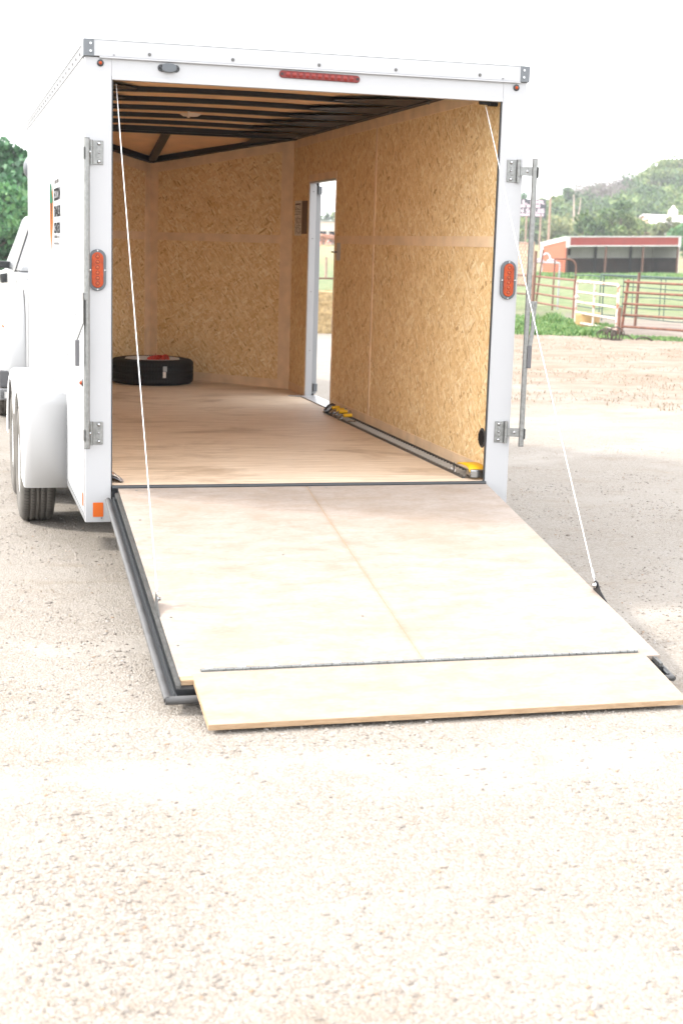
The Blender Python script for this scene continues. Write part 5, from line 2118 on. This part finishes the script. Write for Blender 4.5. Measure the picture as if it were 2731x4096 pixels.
def make_cattle_barn():
    p = place(1150, 200); b = place(1480, 204)
    u = (b-p).normalized(); L = (b-p).length
    v = Vector((-u.y, u.x, 0))
    t = thing('cattle_barn', 'beige fronted open cattle barn seen through the side door', 'barn', p)
    zt = height_at(1300, 886, p); zf = height_at(1300, 926, p); zb = p.z-.3
    def bx(name, a0, a1, b0, b1, z0, z1, mt):
        mb = MB(); mb.prism([p+u*a0+v*b0+Vector((0, 0, z0-p.z)), p+u*a1+v*b0+Vector((0, 0, z0-p.z)), p+u*a1+v*b1+Vector((0, 0, z0-p.z)), p+u*a0+v*b1+Vector((0, 0, z0-p.z))], Vector((0, 0, z1-z0)))
        mb.build(name, mt, t)
    bx('front_fascia', 0, L, -.1, 0, zf, zt, M['beige'])
    bx('roof', -.2, L+.2, -.3, 9, zt, zt+.12, M['greypipe'])
    bx('back_wall', 0, L, 8.8, 9, zb, zt, M['shedwood'])
    bx('end_wall', 0, .2, 0, 8.8, zb, zt, M['beige']); bx('end_wall', L-.2, L, 0, 8.8, zb, zt, M['beige'])
    bx('lower_boards', .2, L-.2, 1.4, 1.5, zb, zb+.9, M['shedwood'])
    for px in (1225, 1329, 1430):
        q = place(px, 200); a = (q-p).dot(u)
        bx('post', a-.2, a+.2, .0, .3, height_at(px, 970, p), zf, M['shedwhite'])
    bx('feed_bunk', .2, L-.2, .5, 1.2, zb, zb+.5, M['greypipe'])
make_cattle_barn()

def skin_body(name, verts, edges, radii, mt, parent=None, levels=1):
    me = bpy.data.meshes.new(name)
    me.from_pydata(verts, edges, [])
    o = bpy.data.objects.new(name, me)
    scene.collection.objects.link(o)
    md = o.modifiers.new('skin', 'SKIN')
    for i, r in enumerate(radii):
        rr_ = r if isinstance(r, tuple) else (r, r)
        me.skin_vertices[0].data[i].radius = rr_
    me.skin_vertices[0].data[0].use_root = True
    md2 = o.modifiers.new('sub', 'SUBSURF'); md2.levels = levels; md2.render_levels = levels
    dg = bpy.context.evaluated_depsgraph_get()
    m2 = bpy.data.meshes.new_from_object(o.evaluated_get(dg))
    bpy.data.objects.remove(o)
    m2.materials.append(mt)
    for p_ in m2.polygons: p_.use_smooth = True
    r_ = bpy.data.objects.new(name, m2)
    scene.collection.objects.link(r_)
    r_.parent = parent
    return r_

V = [(0, 0, 1.02), (-.45, 0, 1.06), (.50, 0, 1.08), (.85, 0, 1.22), (1.08, 0, 1.28), (1.38, 0, 1.06), (-.75, 0, 1.10), (-.86, 0, .72), (-.88, 0, .42),
     (.50, .20, .80), (.50, .22, .42), (.50, .22, .04), (.50, -.20, .80), (.46, -.22, .42), (.46, -.22, .04),
     (-.62, .20, .80), (-.74, .22, .44), (-.68, .22, .04), (-.62, -.20, .80), (-.74, -.22, .44), (-.66, -.22, .04), (1.06, .17, 1.33), (1.06, -.17, 1.33)]
Eg = [(0, 1), (0, 2), (2, 3), (3, 4), (4, 5), (1, 6), (6, 7), (7, 8), (2, 9), (9, 10), (10, 11), (2, 12), (12, 13), (13, 14), (1, 15), (15, 16), (16, 17), (1, 18), (18, 19), (19, 20), (4, 21), (4, 22)]
Rd = [(.36, .40), (.33, .36), (.33, .38), (.20, .24), (.15, .17), (.09, .10), (.24, .26), .035, .03, .15, .075, .06, .15, .075, .06, .17, .075, .06, .17, .075, .06, .04, .04]
if hasattr(bpy.types, 'SkinModifier') or True:
    try:
        for k, (px, D, rz, mt, lb) in enumerate(((1314, 196.5, R(200), M['cow'], 'reddish brown cow standing in the middle of the cattle barn front'), (1285, 198, R(232), M['cowlight'], 'tan cow with lowered head left of the reddish brown cow'), (1268, 197.5, R(150), M['cow'], 'brown cow standing farthest left in the door view'))):
            q = place(px, D)
            cow = skin_body('cow', V, Eg, Rd, mt, None, 1)
            cow.location = q; cow.rotation_euler = (0, 0, rz)
            tag(cow, lb, 'cow')
    except Exception as e:
        print('cow failed', e)
for k, (px, lb) in enumerate(((1279, 'pinkish orange marker cone left of the other two'), (1306, 'taller pinkish orange marker cone in the middle'), (1317, 'pinkish orange marker cone nearest the white post'))):
    q = place(px, 193)
    mb = MB(); mb.box((q.x-.2, q.y-.2, q.z), (q.x+.2, q.y+.2, q.z+.05)); mb.smooth = True; mb.lathe([(.16, .05), (.05, .55 if k != 1 else .68), (.0001, .56 if k != 1 else .7)], tuple(q), 'z', 14)
    o = mb.build('marker_cone', M['coneorange']); tag(o, lb, 'cone', 'marker cones before the cattle barn')

# hay bales seen through the side door
def bale(px0, px1, D, h, label):
    a, b = place(px0, D), place(px1, D)
    u = (b-a).normalized(); v = Vector((-u.y, u.x, 0))
    rr = random.Random(px0)
    mb = MB()
    nx, nz, L = 26, 12, (b-a).length
    def wob(p): return p+Vector((noise.noise(p*9)*.02, noise.noise(p*9+Vector((5, 0, 0)))*.03, noise.noise(p*7+Vector((0, 9, 0)))*.02))
    vs, fs = [], []
    for j in range(nz+1):
        for i in range(nx+1):
            p = a+u*(L*i/nx)+Vector((0, 0, h*j/nz)); vs.append(wob(p))
    fs = [(j*(nx+1)+i, j*(nx+1)+i+1, (j+1)*(nx+1)+i+1, (j+1)*(nx+1)+i) for j in range(nz) for i in range(nx)]
    mb.add(vs, fs)
    n0 = nz*(nx+1)
    top = [vs[n0+i] for i in range(nx+1)]
    bk_ = [wob(a+u*(L*i/nx)+v*.95+Vector((0, 0, h))) for i in range(nx+1)]
    mb.add(top+bk_, [(i, i+1, nx+2+i, nx+1+i) for i in range(nx)])
    mb.prism([a+v*.02, a+v*.95, a+v*.95+Vector((0, 0, h-.01)), a+v*.02+Vector((0, 0, h-.01))], u*.02)
    mb.prism([b+v*.02, b+v*.95, b+v*.95+Vector((0, 0, h-.01)), b+v*.02+Vector((0, 0, h-.01))], u*-.02)
    for k in range(700):      # loose straws sticking out
        p = a+u*(L*rr.random())+Vector((0, 0, h*rr.random()))-v*.01
        if rr.random() < .3: p = a+u*(L*rr.random())+v*(.9*rr.random())+Vector((0, 0, h+.005))
        d = Vector((rr.uniform(-1, 1), rr.uniform(-1, .2), rr.uniform(-.6, .8))).normalized()*rr.uniform(.04, .10)
        s_ = Vector((rr.uniform(-1, 1), 0, rr.uniform(-1, 1))).normalized()*.004
        mb.add([p, p+s_, p+d+s_, p+d], [(0, 1, 2, 3)])
    o = mb.build('straw_bale', M['straw'], fix=False)
    tag(o, label, 'straw bale')
bale(1130, 1335, 29.0, .80, 'big square straw bale filling the side door view')
bale(1338, 1520, 29.2, .80, 'big square straw bale standing right of the first, behind the wall')

# power line crossing the door view
a, b = place(520, 150), place(1830, 150)
pl = thing('power_line', 'thin overhead wires running between two poles beyond the trailer', 'power line', (a+b)/2)
for px_y in (795, 700):
    mb = MB()
    pts = []
    for i in range(15):
        f = i/14
        p = a.lerp(b, f); z = height_at(1300, px_y, place(1300, 150))-.5*math.sin(PI*f)+.45
        pts.append((p.x, p.y, z))
    mb.tube(pts, .018, 5)
    mb.build('wire', M['greypipe'], pl, fix=False)
mb = MB(); mb.cyl(a, (a.x, a.y, 9.5), .14, 8); mb.cyl(b, (b.x, b.y, 9.5), .14, 8); mb.build('pole', M['wood'], pl)

# ================================================================== TREES
def leaf_cloud(mb, clumps, n, size, r, flat=.7):
    tot = sum(c[3]**2 for c in clumps)
    for (cx, cy, cz, cr) in clumps:
        k = int(n*cr**2/tot)
        for _ in range(k):
            while True:
                d = Vector((r.uniform(-1, 1), r.uniform(-1, 1), r.uniform(-1, 1)))
                if .0 < d.length < 1: break
            rad = d.length**.45
            d.normalize()
            p = Vector((cx, cy, cz))+Vector((d.x, d.y, d.z*flat))*cr*rad
            a = Vector((r.uniform(-1, 1), r.uniform(-1, 1), r.uniform(-.5, 1))).normalized()
            t1 = a.orthogonal().normalized()
            t1.rotate(Matrix.Rotation(r.uniform(0, 6.28), 3, a))
            t2 = a.cross(t1)
            s = size*r.uniform(.6, 1.4)
            mb.add([p-t1*s*.5, p+t2*s*.32, p+t1*s*.5, p-t2*s*.32], [(0, 1, 2, 3)])

def tree_mesh(seed, h, cw, trunk_h, n, size, shape='round', trunk=.18):
    r = random.Random(seed)
    clumps = []
    nc = 26
    for i in range(nc):
        f = i/(nc-1)
        z = trunk_h+(h-trunk_h)*f
        if shape == 'round':
            w = math.sin(PI*min(1, f*.85+.15))**.6
        elif shape == 'cone':
            w = (1-f)**.7*.9+.12
        else:
            w = math.sin(PI*(f*.75+.2))**.8
        a = r.uniform(0, 6.28)
        rad = cw*.5*w*r.uniform(.35, .85)
        clumps.append((math.cos(a)*rad, math.sin(a)*rad, z+r.uniform(-.3, .3), cw*.5*r.uniform(.22, .42)*(.5+.5*w)))
    lm = MB()
    leaf_cloud(lm, clumps, n, size, r)
    tm = MB()
    tm.smooth = True
    pts = [Vector((0, 0, -.2)), Vector((r.uniform(-.1, .1), 0, trunk_h)), Vector((r.uniform(-.3, .3), r.uniform(-.2, .2), trunk_h+(h-trunk_h)*.5)), Vector((r.uniform(-.3, .3), 0, h*.9))]
    tm.tube(pts, [trunk, trunk*.75, trunk*.4, trunk*.12], 8)
    for c in clumps[::2]:
        z0 = trunk_h*.8+(c[2]-trunk_h)*.5
        tm.tube([Vector((0, 0, max(trunk_h*.6, z0))), Vector((c[0]*.5, c[1]*.5, (z0+c[2])/2)), Vector((c[0], c[1], c[2]))], [trunk*.35, trunk*.22, trunk*.08], 5)
    return lm, tm

def tree(name, label, px, D, top_py, cw, lm_mat, shape='round', n=2600, size=.30, seed=1, trunk_h=None, bark='bark', group=None, cat='tree'):
    p = place(px, D)
    h = height_at(px, top_py, p)-p.z
    lm, tm = tree_mesh(seed, h, cw, trunk_h if trunk_h is not None else h*.18, n, size, shape, .02*h+.05)
    t = thing(name, label, cat, p, 0, group)
    lm.build('crown', lm_mat, t, world=False, fix=False)
    tm.build('trunk', M[bark], t, world=False, fix=False)
    return t

# left of the truck
tree('poplar_tree', 'tall deep green tree with a pointed leader left of the trailer', 25, 62, 588, 4.6, M['leaf_dark'], 'cone', 5200, .26, 3)
tree('shade_tree', 'broad deep green tree filling the gap beside the trailer wall', 78, 66, 668, 5.6, M['leaf_dark'], 'round', 5600, .26, 4, trunk_h=.7)
tree('shade_tree', 'bushy deep green tree left of the pointed poplar', -25, 60, 700, 5.4, M['leaf_dark'], 'round', 5000, .26, 5, trunk_h=.6)
tree('shade_tree', 'deep green tree standing behind the truck cab', 170, 70, 760, 5.4, M['leaf_dark'], 'round', 4000, .28, 6, trunk_h=.6)

# far right
tree('round_tree', 'round mid green tree in front of the grey slope right of the billboard', 2325, 175, 858, 6.4, M['leaf_mid'], 'round', 3000, .42, 11, trunk_h=.5)
tree('upright_tree', 'upright pale green tree behind the middle of the shed', 2468, 180, 822, 6.0, M['leaf_mid'], 'tall', 3400, .42, 12, trunk_h=.5)
tree('bushy_tree', 'low bushy green tree left of the barn wall', 2545, 215, 880, 6.5, M['leaf_mid'], 'round', 2400, .45, 13, trunk_h=.4)
tree('barn_bush', 'loose leafy bush growing before the pink barn wall', 2665, 200, 882, 5.2, M['leaf_yellow'], 'round', 2400, .42, 14, trunk_h=.3)
tree('corner_bush', 'dark green bush beside the right end of the shed roof', 2735, 180, 905, 5.5, M['leaf_dark'], 'round', 2600, .42, 15, trunk_h=.3)
tree('dark_tree', 'hazy blue green tree behind the right trailer post above the billboard', 2085, 300, 776, 9, M['leaf_dark'], 'round', 3000, .6, 16)
tree('billboard_tree', 'green tree rising right of the billboard behind the tall pole', 2205, 290, 792, 10, M['leaf_mid'], 'round', 3400, .6, 17)
tree('leafy_tree', 'green tree left of the grey bare wood on the slope', 2265, 300, 762, 9, M['leaf_mid'], 'tall', 3000, .6, 18)
tree('spreading_tree', 'spreading tree with layered branches standing highest on the ridge', 2632, 345, 646, 11, M['leaf_mid'], 'tall', 3600, .62, 19, trunk_h=3)
tree('ridge_tree', 'rounded yellowish tree on the ridge right of the spreading tree', 2705, 350, 655, 12, M['leaf_yellow'], 'round', 3000, .62, 23, trunk_h=3)
tree('hedge_bush', 'pale yellow green bush behind the left end of the shed roof', 2390, 200, 905, 7, M['leaf_yellow'], 'round', 2000, .45, 20, trunk_h=.2)
for i, (px, D, ty, sd_n) in enumerate(((1278, 330, 866, 31), (1306, 320, 852, 32), (1331, 325, 850, 33))):
    tree('distant_tree', ['low hazy tree at the left above the cattle barn roof', 'hazy tree in the middle above the cattle barn roof', 'hazy tree at the right above the cattle barn roof'][i], px, D, ty, 2.6 if i else 4, M['leaf_mid'], 'cone', 350, .6, sd_n)
# dead trunk
q = place(2283, 240)
zt_ = height_at(2283, 778, q)-q.z
mb = MB(); mb.tube([q, q+Vector((.2, 0, zt_*.5)), q+Vector((-.1, 0, zt_))], [.28, .22, .08], 7)
mb.tube([q+Vector((.1, 0, zt_*.3)), q+Vector((1.0, 0, zt_*.7)), q+Vector((1.1, 0, zt_*.95))], [.2, .13, .05], 6)
o = mb.build('dead_tree', M['palebark'], fix=False); tag(o, 'pale forked dead trunk standing before the grey wood', 'dead tree')

def wood(name, label, mt, spots, size, per):
    mb = MB()
    r = random.Random(21)
    for (px, D, h, cw) in spots:
        p = place(px, D)
        for k in range(7):
            f = r.uniform(.2, 1)
            a = r.uniform(0, 6.28)
            rad = cw*.32*r.random()
            leaf_cloud(mb, [(p.x+math.cos(a)*rad, p.y+math.sin(a)*rad, p.z+h*f, cw*.5*r.uniform(.4, .7))], per//7, size, r, .9)
    o = mb.build(name, mt, fix=False)
    tag(o, label, 'woodland', kind='stuff')
r = random.Random(5)
green_spots, grey_spots, low_spots = [], [], []
for k in range(150):
    px = r.uniform(2380, 2900)
    D = r.uniform(262, 400)
    if px < 2520 and D > 330:
        continue
    green_spots.append((px, D, r.uniform(4.5, 7), r.uniform(6, 9)))
for k in range(45):
    px = r.uniform(2020, 2340)
    green_spots.append((px, r.uniform(270, 340), r.uniform(4, 6.5), r.uniform(6, 8)))
for k in range(60):
    grey_spots.append((r.uniform(2290, 2590), r.uniform(335, 400), r.uniform(4.5, 6.5), r.uniform(6, 8)))
for k in range(60):
    a_px, a_D = r.uniform(2190, 2800), r.uniform(215, 262)
    if a_px > 2555: a_D = 262+(a_D-215)*.2
    low_spots.append((a_px, a_D, r.uniform(2, 4), r.uniform(4, 6.5)))
wood('green_woodland', 'green wood covering the far hillside behind the shed', M['leaf_mid'], green_spots, .75, 480)
wood('grey_woodland', 'bare grey brown wood on the middle of the far ridge', M['leaf_grey'], grey_spots, .55, 560)
wood('scrubland', 'pale yellow green scrub along the foot of the far hill', M['leaf_yellow'], low_spots, .6, 320)

# ------------------------------------------------------------------ grass and weeds
def blades(mb, r, x, y, h, n, spread, w=.012):
    z = ground_h(x, y)
    for _ in range(n):
        a = r.uniform(0, 6.28)
        bx, by = x+r.gauss(0, spread), y+r.gauss(0, spread)
        lean = Vector((math.cos(a), math.sin(a), 0))*h*r.uniform(.1, .8)
        s = Vector((-math.sin(a), math.cos(a), 0))*w*r.uniform(.6, 1.4)
        hh = h*r.uniform(.4, 1.1)
        p = Vector((bx, by, z))
        mb.add([p-s, p+s, p+lean*.6+Vector((0, 0, hh*.7))+s*.6, p+lean+Vector((0, 0, hh))], [(0, 1, 2, 3)])
r = random.Random(9)
mb = MB()
cnt = 0
while cnt < 2300:
    px = r.uniform(1990, 2440)
    lim = 31.0 if px < 2300 else 31.0+(px-2300)*.012
    D = r.uniform(lim, 38.5 if px < 2310 else 34)
    if noise.noise(Vector((px*.012, D*.6, 0))) < -.22:
        continue
    p = place(px, D)
    blades(mb, r, p.x, p.y, .05+.20*max(0, noise.noise(Vector((px*.02, D*.4, 5)))+.3), 9, .09, .018)
    cnt += 1
for k in range(260):
    p = place(r.uniform(2400, 2760), r.uniform(30.6, 31.6)); blades(mb, r, p.x, p.y, .07, 6, .12, .012)
for k in range(700):
    p = place(r.uniform(2150, 2760), r.uniform(101, 111)); blades(mb, r, p.x, p.y, .35, 6, .35, .06)
o = mb.build('weeds', M['weed'], fix=False); tag(o, 'green weeds and grass growing along the fence line', 'weeds', kind='stuff')
mb = MB()
for k in range(900):
    x, y = r.uniform(1.2, 9), r.uniform(-3.5, 9)
    if noise.noise(Vector((x*.9, y*1.4, 1))) < .12: continue
    blades(mb, r, x, y, r.uniform(.006, .02), 7, .035, .0022)
for k in range(90):
    x, y = r.uniform(-3.2, -1.2), r.uniform(-4, 2)
    blades(mb, r, x, y, .015, 5, .03, .0022)
for k in range(900):
    p = place(r.uniform(2030, 2800), r.uniform(16, 31))
    if noise.noise(Vector((p.x*.5, p.y*.9, 8))) < -.05: continue
    blades(mb, r, p.x, p.y, .035, 6, .12, .006)
o = mb.build('dry_grass', M['drygrass'], fix=False); tag(o, 'dry straw coloured wisps of grass on the yard', 'dry grass', kind='stuff')

# ================================================================== HAZE
hz = MB()
hz.box((-1000, -60, -1.5), (1200, 1700, 60))
m_, nt_, b_ = start('haze_air')
nt_.nodes.remove(b_)
pv = nt_.nodes.new('ShaderNodeVolumePrincipled')
pv.inputs['Color'].default_value = (.93, .95, .97, 1)
pv.inputs['Density'].default_value = .0005
pv.inputs['Anisotropy'].default_value = .2
nt_.links.new(pv.outputs[0], nt_.nodes['Material Output'].inputs['Volume'])
o = hz.build('haze', m_)
tag(o, 'pale summer haze over the fields', 'haze', kind='stuff')
